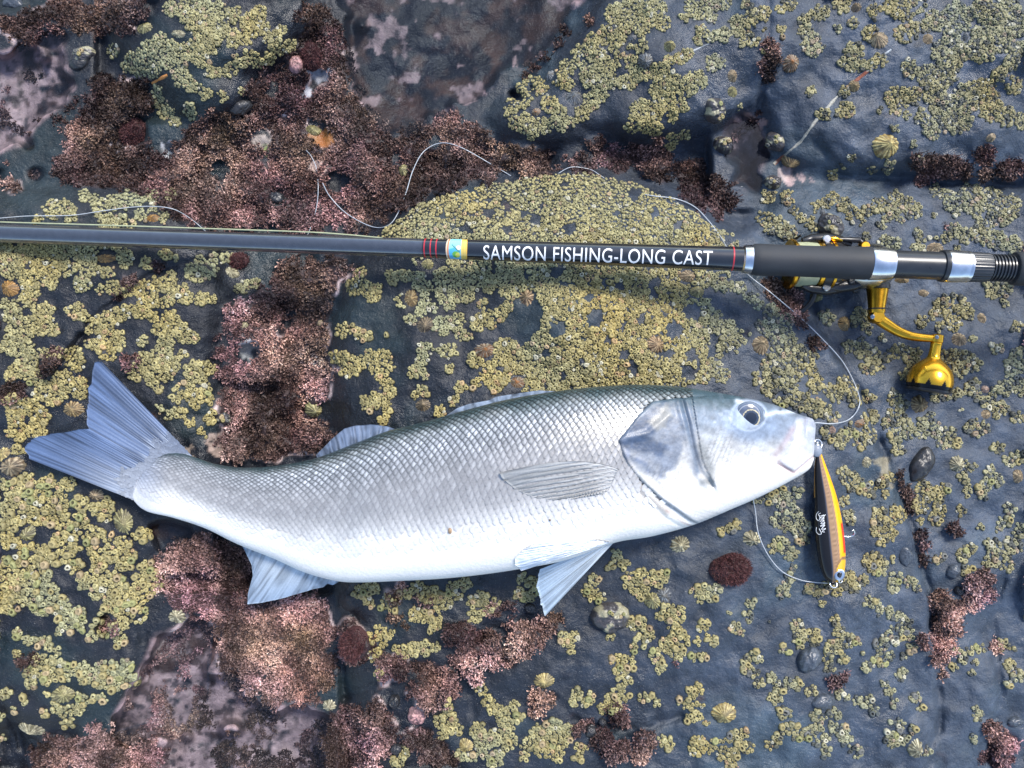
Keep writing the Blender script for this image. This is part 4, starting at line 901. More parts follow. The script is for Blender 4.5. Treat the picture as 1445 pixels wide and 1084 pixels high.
TG = fbm(GX, GY, 80, 111)
def tint_for(x, y, rg):
    g = TG[min(max(int((y - Y0) / ST), 0), len(RY) - 1), min(max(int((x - X0) / ST), 0), len(RX) - 1)]
    t = np.array([1, 1, 1.]) * rg.uniform(.6, 1.25)
    t = t * np.array([1 + .35 * (g - .5), 1.0, 1 - .7 * (g - .5)])
    if rg.random() < .035: return np.array([1.35, 1.45, 2.3]) * rg.uniform(.8, 1.15)
    if x > 1000: t = t * np.array([.93, .97, 1.12]) * .9
    if x > 1050 and rg.random() < .22: t = t * np.array([.28, .32, .5])
    elif rg.random() < .04: t = t * np.array([1.12, .92, 1.1])
    return t

NV = 14
protoV = []
for k in range(NV):
    opened = k % 2 == 0
    V, F4, F3, ring = barnacle_geo(9, 1.0, rng, opened)
    protoV.append((V, F4, F3, ring, opened))
VV = []; CC = []; FF4 = []; FF3 = []; off = 0
fa, fb, fn = frames(nor, ang)
for k in np.where(~isbig)[0]:
    V, F4, F3, ring, opened = protoV[rng.integers(NV)]
    r = pts[k, 2] * S
    VV.append(pos[k] + r * (V[:, :1] * fa[k] + V[:, 1:2] * fb[k] + V[:, 2:] * fn[k]))
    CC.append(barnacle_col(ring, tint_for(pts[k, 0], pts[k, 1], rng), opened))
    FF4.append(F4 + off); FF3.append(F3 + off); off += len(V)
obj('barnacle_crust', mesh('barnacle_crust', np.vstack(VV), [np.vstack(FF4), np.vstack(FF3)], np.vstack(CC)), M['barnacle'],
    label='crowded crust of small yellow green barnacles over the dark rock', cat='barnacles', kind='stuff')

def region(x, y):
    if y > 690 and x < 260: return 'on the slab below the tail fin'
    if y > 640 and x < 60: return 'left of the lower tail lobe'
    if x < 330 and y > 345: return 'between the rod and the tail fin'
    if x < 420 and y < 180: return 'on the upper left rock beside the pale pool'
    if x < 460 and y < 345: return 'just above the thin end of the rod'
    if y < 230 and x < 1075: return 'on the upper slab beside the deep pool'
    if y < 250 and x > 1255: return 'in the crowded patch above the pink cushion'
    if y < 260: return 'on the blue slab around the quartz vein'
    if x > 1050 and y < 360: return 'on the blue rock above the reel'
    if y < 352: return 'on the domed rock above the rod lettering'
    if x < 720 and y < 620: return 'on the dark rock between the rod emblem and the dorsal fin'
    if x < 1010 and y < 600: return 'on the domed rock between the rod lettering and the fish back'
    if x > 1245 and y < 560: return 'around the golden reel handle'
    if x < 1245 and y < 640: return 'around the fish snout and leader'
    if x > 1290: return 'on the blue slab right of the crack'
    if x > 1080 and y < 850: return 'around the lure'
    if x > 960: return 'on the bare blue rock below the lure'
    if x > 790: return 'on the dark rock below the fish throat'
    return 'among the pink turf below the belly'
bmeshes = []; bclass = []
BT = [('yellow', (1.05, 1.0, .95)), ('olive green', (.85, .95, .85)), ('dark bluish', (.42, .48, .95)), ('pale tan', (1.1, .96, 1.15))]
for tn, tc_ in BT:
    for opened in (True, False):
        for q in range(3):
            V, F4, F3, ring = barnacle_geo(14, 1.0, rng, opened)
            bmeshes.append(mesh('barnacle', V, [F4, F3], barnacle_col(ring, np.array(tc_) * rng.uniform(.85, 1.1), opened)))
            bclass.append((tn, 'open' if opened else 'closed'))
lxy = np.array([(L[0], L[1]) for L in LIMP + SNAIL]); llab = [L[7] for L in LIMP + SNAIL]
for k in big:
    rgn = region(pts[k, 0], pts[k, 1])
    u = rng.random()
    t = 0 if u < .5 else 1 if u < .8 else 3 if u < .88 or pts[k, 0] < 1000 else 2
    mi = t * 6 + rng.integers(6)
    d = np.hypot(lxy[:, 0] - pts[k, 0], lxy[:, 1] - pts[k, 1]); q = int(np.argmin(d))
    where = rgn
    if d[q] < 60 and llab[q]:
        wd_ = llab[q].split()[:10]
        while wd_[-1] in ('the', 'of', 'a', 'in', 'to', 'and', 'with', 'against', 'lower', 'upper', 'on', 'by', 'right', 'left', 'just', 'dark', 'blue', 'below', 'above', 'beside', 'brown', 'pink', 'rust', 'its', 'rock'): wd_.pop()
        where = 'beside the ' + ' '.join(wd_)
    lb_ = '%s %s barnacle %s' % (bclass[mi][1], bclass[mi][0], where)
    o = obj('barnacle', bmeshes[mi], M['barnacle'], label=lb_, cat='barnacle', group='barnacles ' + where)
    m = Matrix((fa[k], fb[k], fn[k])).transposed()
    o.matrix_world = Matrix.Translation(Vector(pos[k])) @ m.to_4x4() @ Matrix.Scale(pts[k, 2] * S, 4)

# ------------------------------------------------------------------ limpets and other shells
PAL = {'brown': ((.20, .115, .045), (.36, .27, .13)), 'olive': ((.22, .19, .07), (.42, .38, .18)), 'tan': ((.24, .16, .09), (.42, .33, .2)), 'yellow': ((.40, .27, .08), (.55, .46, .2)),
       'orange': ((.30, .13, .025), (.42, .25, .08)), 'pale': ((.27, .24, .13), (.55, .50, .33)), 'dark': ((.05, .04, .035), (.26, .2, .12)), 'spiky': ((.17, .09, .05), (.45, .32, .18)),
       'rust': ((.26, .10, .03), (.30, .27, .2)), 'grey': ((.08, .09, .11), (.22, .23, .23)), 'pink': ((.33, .2, .14), (.45, .32, .25))}
def limpet(x, y, rx, ry, rot, hg, typ, label):
    seg = 64; nr = 12
    nrib = random.choice((13, 15, 17, 19)) if typ not in ('spiky', 'pale') else random.choice((11, 13, 15)); ph = random.random() * 6
    a = np.linspace(0, 2 * np.pi, seg, endpoint=False)
    t = np.linspace(0, 1, nr)
    depth = {'spiky': .10, 'pale': .07, 'yellow': .05, 'grey': .035}.get(typ, .05)
    rib = .5 + .5 * np.cos(nrib * a + ph + 1.3 * np.sin(2 * a + ph) + 1.1 * np.sin(5 * a + 2 * ph)); rib = np.clip(rib * (.45 + .9 * noise(np.cos(a) * 20 + x, np.sin(a) * 20 + y, 6, 41)), 0, 1)
    jit = rng.normal(0, .035, seg) + .10 * (noise(np.cos(a) * 9 + x, np.sin(a) * 9 + y, 5, 21) - .5)
    ox, oy = rng.normal(0, .10, 2)
    C0, C1 = [np.array(c) for c in PAL[typ]]
    tn = noise(np.cos(a) * 40 + x, np.sin(a) * 40 + y, 17, 3)
    V = []; C = []
    rm = (rx + ry) / 2
    for tt in t:
        f = 1 - depth + 2 * depth * rib * tt + jit * tt
        lx = rx * tt * f * np.cos(a) + ox * rm * (1 - tt); ly = ry * tt * f * np.sin(a) + oy * rm * (1 - tt)
        lz = hg * rm * 1.2 * ((1 - tt ** 1.15) + .12 * (rib - .4) * np.sin(np.pi * min(tt * .9 + .05, 1)) ) + rng.normal(0, .012 * rm, seg) - (.12 * rm if tt == 1 else 0)
        c, s = math.cos(rot), math.sin(rot)
        V.append(np.stack([lx * c - ly * s, lx * s + ly * c, lz], -1))
        k = np.clip(sst(.25, .8, rib) * .85 + .35 * (tn - .35) + .10 * np.sin(tt * 19), 0, 1)[:, None]
        col = C0 * .6 * (1 - k) + C1 * k
        apex = C1 * 1.1 if typ not in ('rust',) else np.array([.42, .16, .03])
        ka = max(0, 1 - tt * 3.2)
        col = col * (1 - ka) + apex * ka
        blot = noise(np.cos(a) * tt * 26 + x, np.sin(a) * tt * 26 + y, 6, 27)[:, None]
        alg_ = sst(.55, .75, noise(np.cos(a) * tt * 30 + y, np.sin(a) * tt * 30 + x, 8, 47))[:, None] * .55
        col = col * (1 - alg_) + np.array([.09, .075, .045]) * alg_
        C.append(col * (.45 + .75 * blot) * rng.uniform(.8, 1.15, (seg, 1)))
    V = np.stack(V, 0).reshape(-1, 3) * S; C = np.stack(C, 0).reshape(-1, 3)
    F = grid_faces(nr, seg, False, True)
    me = mesh('limpet', V, F, C)
    o = obj('limpet', me, M['limpet'], label=label, cat='limpet')
    n = normal_at(np.array([x]), np.array([y]))[0] * .7 + np.array([0, 0, .3]); n /= np.linalg.norm(n)
    f1, f2, f3 = frames(n[None], np.zeros(1))
    o.matrix_world = Matrix.Translation(V3(x, y, float(HZ(x, y)) - .0004)) @ Matrix((f1[0], f2[0], f3[0])).transposed().to_4x4()
    return o

def shell_lump(x, y, rx, ry, rot, hg, typ, label):
    if typ == 'skip': return
    seg = 56; nr = 16
    a = np.linspace(0, 2 * np.pi, seg, endpoint=False); t = np.linspace(0, 1, nr)
    A, T = np.meshgrid(a, t)
    qx = np.cos(A) * T * 30 + x; qy = np.sin(A) * T * 30 + y
    lump_ = fbm(qx, qy, 16, 7, 3) - .5; fine = noise(qx, qy, 4, 9) - .5
    f = 1 + .10 * np.cos(2 * A + x) * T + .22 * lump_
    lx = rx * T * f * np.cos(A); ly = ry * T * f * np.sin(A)
    rm = (rx + ry) / 2
    amp = {'fuzzy': .14, 'pinkball': .14, 'blotch': .16}.get(typ, .05)
    lz = hg * rm * 1.5 * (np.sqrt(np.clip(1 - T ** 2.2, 0, 1)) + .35 * lump_) + amp * rm * fine - .15 * rm * (T > .97)
    if typ == 'black' and rx < 12:      # winkle: spiral whorl groove
        lz = lz - .13 * rm * (np.abs(((A / 6.283 + T * 2.2) % 1) - .5) < .12) * (T > .15)
    c, s = math.cos(rot), math.sin(rot)
    V = np.stack([lx * c - ly * s, lx * s + ly * c, lz], -1).reshape(-1, 3) * S
    base = {'fuzzy': (.055, .024, .024), 'black': (.022, .022, .024), 'slate': (.05, .06, .075), 'blotch': (.045, .042, .045), 'pinkball': (.36, .2, .19)}[typ]
    C = np.array(base) * (.55 + .9 * fbm(qx, qy, 9, 13, 3))[..., None]
    if typ == 'blotch':
        k = sst(.56, .64, fbm(qx, qy, 11, 15, 2))[..., None]
        C = C * (1 - k) + np.array([.28, .26, .17]) * k
    if typ == 'pinkball':
        k = sst(.5, .6, noise(qx, qy, 5, 18))[..., None]
        C = C * (1 - .5 * k)
    name = {'fuzzy': 'fuzzy_lump', 'black': 'black_shell', 'slate': 'dark_shell', 'blotch': 'mottled_shell', 'pinkball': 'crusted_shell'}[typ]
    o = obj(name, mesh(name, V, grid_faces(nr, seg, False, True), C.reshape(-1, 3)), {'pinkball': M['limpet'], 'fuzzy': M['algae']}.get(typ, M['snail']), label=label, cat={'fuzzy': 'sea creature'}.get(typ, 'shell'))
    z = float(HZ(x, y)) - .0006
    n = normal_at(np.array([x]), np.array([y]))[0] * .7 + np.array([0, 0, .3]); n /= np.linalg.norm(n)
    f1, f2, f3 = frames(n[None], np.zeros(1))
    MW = Matrix.Translation(V3(x, y, z)) @ Matrix((f1[0], f2[0], f3[0])).transposed().to_4x4()
    o.matrix_world = MW
    if typ == 'fuzzy':            # short hairs as one part
        hv = []; hf = []; hc = []; nh = int(rx * ry * 4)
        for k in range(nh):
            aa = rng.random() * 6.283; tt = math.sqrt(rng.random())
            j = min(int(tt * (nr - 1)), nr - 2); i = int(aa / 6.283 * seg) % seg
            p = V[j * seg + i]
            d = np.array([math.cos(aa + rot) * tt, math.sin(aa + rot) * tt, .8]) + rng.normal(0, .5, 3); d /= np.linalg.norm(d)
            e = np.cross(d, rng.normal(0, 1, 3)); e /= np.linalg.norm(e)
            ln = rng.uniform(2.5, 5.5) * S; wd = .55 * S
            b = len(hv)
            hv += [p - e * wd - d * S * .5, p + e * wd - d * S * .5, p + d * ln]
            hf.append((b, b + 1, b + 2))
            q = np.array([.075, .03, .03]) * rng.uniform(.5, 1.9)
            hc += [q * .6, q * .6, q * 1.6]
        h = obj('fuzz', mesh('fuzz', np.array(hv), np.array(hf), np.array(hc), False), M['algae'], kind='stuff')
        h.parent = o
    if typ == 'blotch':           # barnacles growing on it
        for k in range(4):
            aa = rng.random() * 6.283; tt = rng.uniform(.2, .75)
            j = int(tt * (nr - 1)); i = int(aa / 6.283 * seg) % seg
            q = obj('barnacle', bmeshes[rng.integers(24)], M['barnacle']); q.parent = o
            q.location = V[j * seg + i]; sc_ = rng.uniform(2.6, 4.2) * S; q.scale = (sc_, sc_, sc_)

for L in LIMP: limpet(*L)
for L in SNAIL: shell_lump(*L)

# ------------------------------------------------------------------ coralline turf
def turf(name, xs, ys, label, cat='algae', kind=None, den=17, seed=1):
    rg = np.random.default_rng(seed)
    n = len(xs)
    base = P(xs, ys, HZ(xs, ys))
    nn = normal_at(xs, ys)
    patch = fbm(xs, ys, 70, 121); p2 = fbm(xs, ys, 22, 125, 3)
    m = n * den
    idx = np.repeat(np.arange(n), den)
    b0 = base[idx] + np.concatenate([rg.normal(0, 2.2 * S, (m, 2)), np.zeros((m, 1))], 1)
    d = nn[idx] * .8 + rg.normal(0, .75, (m, 3)); d[:, 2] = np.abs(d[:, 2]) + .15; d /= np.linalg.norm(d, axis=1)[:, None]
    e = np.cross(d, rg.normal(0, 1, (m, 3))); e /= np.linalg.norm(e, axis=1)[:, None]
    bend = rg.normal(0, .5, (m, 3)); bend[:, 2] *= .4
    ln = rg.uniform(1.6, 4.6, m)[:, None] * S * (.6 + .8 * p2[idx])[:, None]
    wd = rg.uniform(.4, .95, m)[:, None] * S
    mid = b0 + d * ln * .55; tip = b0 + d * ln + bend * ln * .5
    v = np.stack([b0 - e * wd * .8 - d * S * 1.5, b0 + e * wd * .8 - d * S * 1.5, mid - e * wd * 1.3, mid + e * wd * 1.3, tip - e * wd * 1.1, tip + e * wd * 1.1], 1)
    rgt = sst(60, 330, xs) * sst(300, 420, ys)
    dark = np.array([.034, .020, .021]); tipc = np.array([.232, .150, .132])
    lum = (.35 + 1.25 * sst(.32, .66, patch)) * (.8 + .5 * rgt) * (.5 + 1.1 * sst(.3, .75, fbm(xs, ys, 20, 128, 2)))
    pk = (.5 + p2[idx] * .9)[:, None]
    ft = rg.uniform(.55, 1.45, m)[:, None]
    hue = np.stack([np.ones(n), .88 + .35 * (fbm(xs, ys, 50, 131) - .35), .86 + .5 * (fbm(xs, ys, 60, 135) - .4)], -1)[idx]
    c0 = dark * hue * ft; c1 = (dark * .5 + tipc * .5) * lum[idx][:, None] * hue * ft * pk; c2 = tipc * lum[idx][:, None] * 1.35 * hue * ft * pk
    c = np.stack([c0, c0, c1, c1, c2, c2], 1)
    k = np.arange(m)[:, None] * 6
    F = np.vstack([k + np.array([[0, 1, 3, 2]]), k + np.array([[2, 3, 5, 4]])])
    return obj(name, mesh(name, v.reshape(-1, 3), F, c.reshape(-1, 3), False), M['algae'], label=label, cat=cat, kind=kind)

def spread(mask, step, seed):
    rg = np.random.default_rng(seed)
    gx = np.arange(X0 + 4, RX[-1] - 6, step); gy = np.arange(Y0 + 4, RY[-1] - 6, step)
    x, y = np.meshgrid(gx, gy); x = x.ravel() + rg.uniform(-.6, .6, x.size) * step; y = y.ravel() + rg.uniform(-.6, .6, y.size) * step
    k = look(mask, x, y) > 0
    return x[k], y[k]
deepin = in_poly(GX, GY, [(-200, 60), (90, 60), (100, 150), (20, 195), (-200, 200)]) | (POs > .75)
tm = AL + (N2 > .16) * -3
x, y = spread(tm, 4.6, 3)
kp = np.random.default_rng(5).random(len(x)) < np.clip(look(AL, x, y) / 8 + .3, 0, 1)
x, y = x[kp], y[kp]
k = ~(in_poly(x, y, FISHPOLY) & (dist_poly(x, y, FISHPOLY + FISHPOLY[:1])[0] > 50)) & (look(exm, x, y) < 2)
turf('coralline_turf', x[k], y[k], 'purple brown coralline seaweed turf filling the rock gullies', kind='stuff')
for i, (cs, lab) in enumerate(CLUMPS):
    mk = raster_circles(circ(cs)) + N2 * 6
    x, y = spread(mk, 4.0, 10 + i)
    k = look(exm, x, y) < 3
    if k.sum() > 2:
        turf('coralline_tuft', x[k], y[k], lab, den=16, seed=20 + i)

# ------------------------------------------------------------------ the fish
NS, NT = 700, 280
fd = cr(FISH_D, NS); fv = cr(FISH_V, NS)
fb_ = np.clip(cr(np.array(FISH_B)[:, None], NS)[:, 0], .1, 9) / 100
fz = cr(np.array(FISH_Z)[:, None], NS)[:, 0] / 100
def fish_base(si, th):
    """si: float station index 0..NS-1, th: angle (0 dorsal edge, pi/2 top flank, pi ventral edge) -> pixel x, y, z"""
    si = np.clip(si, 0, NS - 1.001); i = si.astype(int); u = (si - i)
    L = lambda a: a[i] * (1 - u) + a[i + 1] * u
    dx, dy, vx, vy, b, z = L(fd[:, 0]), L(fd[:, 1]), L(fv[:, 0]), L(fv[:, 1]), L(fb_), L(fz)
    c = np.cos(th); s = np.sin(th)
    k = (1 - np.sign(c) * np.abs(c) ** .92) / 2
    x = dx + (vx - dx) * k; y = dy + (vy - dy) * k
    zz = z + b * np.sign(s) * np.abs(s) ** .86
    return x, y, zz
GILL = [(992, 560), (950, 562), (920, 566), (898, 588), (872, 622), (884, 652), (905, 680), (935, 706), (975, 734), (996, 744)]
GILL2 = [(874, 632), (905, 690), (945, 728), (990, 752)]
PREO = [(962, 562), (972, 600), (980, 640), (990, 668), (1006, 686)]
MAX1 = [(1127, 592), (1122, 615), (1112, 640), (1100, 652)]
MAX2 = [(1138, 594), (1136, 620), (1128, 648), (1118, 668)]
MAX3 = [(1100, 652), (1108, 660), (1118, 668)]
JAW = [(1150, 642), (1135, 655), (1120, 667), (1098, 655)]
BROW = [(1120, 581), (1095, 582), (1080, 586), (1074, 578), (1060, 570), (1040, 566)]
def fish_relief(x, y, top):
    """extra height (m) on the upper flank"""
    h = np.zeros(x.shape)
    head = x > 850
    def near(pts):
        d = np.full(x.shape, 99.0); sg = np.zeros(x.shape)
        k = head
        d[k], sg[k] = dist_poly(x[k], y[k], pts)
        return d, sg
    d, sg = near(GILL)
    inside = in_poly(x, y, GILL + [(1160, 760), (1160, 550)])
    h += np.where(inside, .0026 * np.exp(-(d / 22)) * sst(-1, 3, d), 0) - .0014 * np.exp(-(d / 3) ** 2) * (~inside)
    d3, s3_ = near([(978, 566), (985, 610), (992, 650), (1008, 684)]); h += .0016 * np.where(s3_ < 0, np.exp(-d3 / 14), 0)
    d, _ = near(GILL2); h += .0006 * np.exp(-(d / 4) ** 2) - .0007 * np.exp(-((d - 6) / 2.2) ** 2)
    d, _ = near(PREO); h += -.0013 * np.exp(-(d / 2.5) ** 2) + .0008 * np.exp(-((d - 6) / 4) ** 2)
    d, _ = near(MAX1); h += -.0006 * np.exp(-(d / 2.0) ** 2)
    d, _ = near(MAX2); h += -.0008 * np.exp(-(d / 2.2) ** 2)
    d, _ = near(MAX3); h += -.0005 * np.exp(-(d / 2.0) ** 2)
    d, _ = near(JAW); h += -.0020 * np.exp(-(d / 2.0) ** 2)
    d, _ = near(BROW); h += -.0010 * np.exp(-(d / 2.6) ** 2)
    e = np.hypot((x - 1057) / 24, (y - 586) / 22)
    h += .0005 * np.exp(-((e - 1.02) / .14) ** 2) - .0022 * sst(1.0, .75, e)
    e = np.hypot(x - 1101, y - 578); h += -.0012 * np.exp(-(e / 2.6) ** 2)
    # operculum facets
    d, _ = near([(872, 622), (915, 612), (945, 585)]); h += .0009 * np.exp(-(d / 5) ** 2)
    d, _ = near([(880, 640), (915, 655), (940, 690)]); h += .0007 * np.exp(-(d / 4) ** 2)
    # lateral line groove
    d2, _ = dist_poly(x, y, [(880, 590), (800, 605), (700, 635), (600, 668), (500, 695), (400, 705), (300, 690), (230, 680)])
    h += -.0003 * np.exp(-(d2 / 1.6) ** 2)
    return h * top

sig = np.linspace(0, NS - 1, NS); tha = np.linspace(0, 2 * np.pi, NT, endpoint=False)
# more samples on the visible side
tha = tha - .35 * np.sin(2 * tha) * 0 
SI, TH = np.meshgrid(sig, tha, indexing='ij')
fx, fy, fzz = fish_base(SI, TH)
topm = sst(0.05, .35, np.sin(TH))
fzz = fzz + fish_relief(fx, fy, topm)

def fish_colour(x, y, th):
    v = (1 - np.cos(th)) / 2                      # 0 back .. 1 belly
    n = fbm(x, y, 30, 141, 3) - .5; nf = fbm(x, y, 7, 145, 2) - .5
    back = np.array([.030, .052, .058]); mid = np.array([.165, .170, .172]); sil = np.array([.345, .335, .325]); bel = np.array([.87, .83, .76])
    t = v + n * .10
    tl = sst(330, 180, x)                          # near the tail the flank is silver grey to the upper edge
    def ramp(t):
        a = sst(.005, .15, t)[..., None]; b = sst(.14, .46, t)[..., None]; c = sst(.50, .80, t)[..., None]
        col = back * (1 - a) + mid * a
        col = col * (1 - b) + sil * b
        return col * (1 - c) + bel * c
    col = ramp(np.clip(t + .06 * tl, 0, 1))
    te = (sst(250, 196, x) * sst(1.25, .85, v))[..., None]
    col = col * (1 - .8 * te) + (np.array([.22, .25, .31]) * (1 - sst(.5, .9, v))[..., None] + np.array([.36, .37, .39]) * sst(.5, .9, v)[..., None]) * .92 * te
    return col, v, n, nf
col, vv, n1_, nf_ = fish_colour(fx, fy, TH)
def soft(x, y, poly, w=3.0):
    out = np.zeros(x.shape); pa = np.array(poly)
    k = (x > pa[:, 0].min() - 12) & (x < pa[:, 0].max() + 12) & (y > pa[:, 1].min() - 12) & (y < pa[:, 1].max() + 12)
    d, _ = dist_poly(x[k], y[k], list(poly) + [poly[0]])
    out[k] = sst(-w, w, np.where(in_poly(x[k], y[k], poly), d, -d))
    return out
def paint(col, mask, c, k=1.0):
    m = np.clip(mask, 0, 1)[..., None] * k
    return col * (1 - m) + np.array(c) * m
X, Y = fx, fy
hd = X > 840
top = np.sin(TH) > -.05
def dp(pts):
    d = np.full(X.shape, 99.0); d[hd] = dist_poly(X[hd], Y[hd], pts)[0]; return d
headin = in_poly(X, Y, GILL + [(1160, 760), (1160, 550)])
headin = headin.astype(float)
col = paint(col, headin * sst(.05, .16, vv + n1_ * .06), (.16, .20, .25), .92)
col = paint(col, headin * sst(.20, .46, vv + n1_ * .14), (.43, .425, .41), .92)
col = paint(col, headin * sst(.44, .72, vv + n1_ * .08), (.83, .795, .735), .95)
fl = fbm(X, Y, 9, 161, 2)
cheek = sst(985, 1005, X) * sst(.66, .2, vv) * sst(1050, 1030, X)
col = paint(col, cheek * sst(.50, .58, fl), (.34, .38, .44), .6)
OP = [(974, 566), (930, 566), (902, 586), (872, 622), (884, 648), (910, 668), (935, 676), (958, 655), (972, 620)]
wx_ = X + n1_ * 16; wy_ = Y + nf_ * 10
col = paint(col, soft(wx_, wy_, OP, 5) * (.7 + .6 * fl), (.15, .175, .22), .92)
col = paint(col, soft(wx_, wy_, [(940, 564), (905, 586), (874, 618), (905, 624), (930, 602), (952, 570)], 4), (.05, .075, .125), .92)
col = paint(col, soft(wx_, wy_, [(872, 622), (905, 614), (945, 632), (932, 644), (895, 634)], 4), (.045, .07, .12), .92)
col = paint(col, soft(wx_, wy_, [(915, 594), (945, 572), (955, 588), (928, 608)], 4), (.24, .235, .215), .85)
col = paint(col, np.exp(-(dp([(885, 640), (905, 658), (930, 668)]) / 7) ** 2) * sst(.45, .55, fl), (.16, .19, .26), .85)
col = paint(col, np.exp(-(dp([(960, 562), (970, 600), (980, 640), (984, 665)]) / 7) ** 2), (.10, .135, .19), .9)
col = paint(col, np.exp(-(dp([(990, 630), (1002, 660), (1004, 680), (992, 680)]) / 8) ** 2), (.20, .21, .21), .9)
col = paint(col, np.exp(-(dp([(955, 690), (920, 690), (905, 672)]) / 6) ** 2), (.58, .56, .48), .6)
col = paint(col, np.exp(-(dp([(868, 632), (880, 655), (905, 690), (940, 722)]) / 7) ** 2), (.36, .32, .28), .8)
for q_ in range(5):
    o_ = q_ * 7
    col = paint(col, np.exp(-(dp([(895 + o_ * .6, 672 - o_ * .2), (925 + o_, 702), (960 + o_, 728 - o_ * .3), (990 + o_, 740 - o_ * .5)]) / 1.6) ** 2), (.40, .40, .40), .5)
col = paint(col, np.exp(-(dp([(860, 648), (850, 625), (875, 600)]) / 9) ** 2) * (n1_ + .55), (.55, .54, .52), .6)
col = paint(col, np.exp(-(dp(GILL) / 1.5) ** 2), (.10, .12, .16), .6)
col = paint(col, np.exp(-(dp([(940, 720), (965, 738), (985, 746)]) / 1.2) ** 2), (.35, .2, .18), .6)
# blue green top of the head, snout and eye surround
col = paint(col, (X > 880) * sst(.20, .06, vv + nf_ * .05), (.045, .08, .10), .85)
col = paint(col, sst(1060, 1100, X) * sst(.55, .30, vv), (.19, .23, .29), .85)
eye = np.hypot((X - 1060) / 40, (Y - 592) / 34)
col = paint(col, sst(1.3, .7, eye) * sst(.10, .18, vv), (.17, .22, .30), .85)
eye = np.hypot((X - 1057) / 25, (Y - 586) / 23)
col = paint(col, sst(1.12, .95, eye), (.26, .31, .39), .9)
col = paint(col, np.exp(-(dp(BROW) / 3) ** 2), (.60, .66, .72), .7)
mx = soft(X + nf_ * 5, Y, [(1124, 590), (1138, 592), (1134, 630), (1118, 668), (1095, 655), (1108, 630)], 3)
col = paint(col, mx, (.46, .47, .51), .7)
col = paint(col, np.exp(-(dp([(1119, 606), (1108, 625), (1095, 642)]) / 5) ** 2) * (.6 + .8 * fl), (.32, .25, .265), .7)
col = paint(col, np.exp(-(dp([(1098, 650), (1108, 660), (1118, 666)]) / 3) ** 2), (.36, .24, .23), .5)
col = paint(col, np.exp(-(dp([(1140, 594), (1141, 620), (1134, 646)]) / 5) ** 2) * (.6 + .7 * fl), (.30, .30, .36), .75)
col = paint(col, np.exp(-(dp([(1128, 600), (1124, 625), (1116, 650)]) / 3.5) ** 2), (.72, .74, .78), .8)
col = paint(col, soft(X, Y, [(1138, 586), (1165, 586), (1165, 642), (1140, 642)], 4), (.40, .43, .50), .8)
col = paint(col, np.exp(-(dp(JAW) / 1.6) ** 2), (.30, .20, .22), .7)
col = paint(col, np.exp(-((np.hypot(X - 1101, Y - 578)) / 2.4) ** 2), (.05, .06, .08), .8)
d2, _ = dist_poly(X, Y, [(880, 590), (800, 605), (700, 635), (600, 668), (500, 695), (400, 705), (300, 690), (230, 680)])
col = paint(col, np.exp(-(d2 / 1.5) ** 2) * sst(900, 860, X), (.20, .22, .26), .4)
col = paint(col, np.exp(-(np.hypot((X - 635) / 2.5, (Y - 749) / 5)) ** 4) * 0, (.3, .2, .1))
sp_ = fbm(X, Y, 5, 231, 2); st_ = fbm(X * .35 + Y * .3, Y * 1.3 - X * .6, 11, 235, 3)
hm_ = headin * sst(.80, .45, vv)
col = col * (1 + ((sp_ - .5) * .55 + (st_ - .5) * .5)[..., None] * hm_[..., None])
# small cheek and opercle scales
la = (X * .92 + Y * .38) / 6.2; lb2 = (Y * .92 - X * .38) / 5.2 + .5 * (np.floor(la) % 2)
cel = np.hypot((la % 1) - .5, (lb2 % 1) - .5)
ck = (soft(X, Y, [(990, 572), (1030, 572), (1034, 610), (1062, 625), (1078, 650), (1050, 690), (1008, 690), (992, 640)], 10) + .7 * soft(X, Y, [(905, 640), (960, 640), (975, 690), (960, 718), (920, 690)], 8)) * sst(.3, .6, fbm(X, Y, 22, 241, 2))
col = col * (1 - .34 * (sst(.36, .56, cel) * ck)[..., None])
fish = empty('fish', V3(700, 690, .02), 'large silver sea bass with dark back lying on barnacled rock below the rod', 'fish')
Vb = P(fx, fy, fzz)
nb = NS * NT
Vb = np.vstack([Vb.reshape(-1, 3), Vb[0].mean(0)[None], Vb[-1].mean(0)[None]])
ii = np.arange(NT)
Fc = [grid_faces(NS, NT, False, True), np.stack([np.full(NT, nb), (ii + 1) % NT, ii], -1), np.stack([np.full(NT, nb + 1), (NS - 1) * NT + ii, (NS - 1) * NT + (ii + 1) % NT], -1)]
cb = np.vstack([col.reshape(-1, 3), col[0].mean(0)[None], col[-1].mean(0)[None]])
obj('body', mesh('body', Vb, Fc, cb), M['fish_skin'], fish)

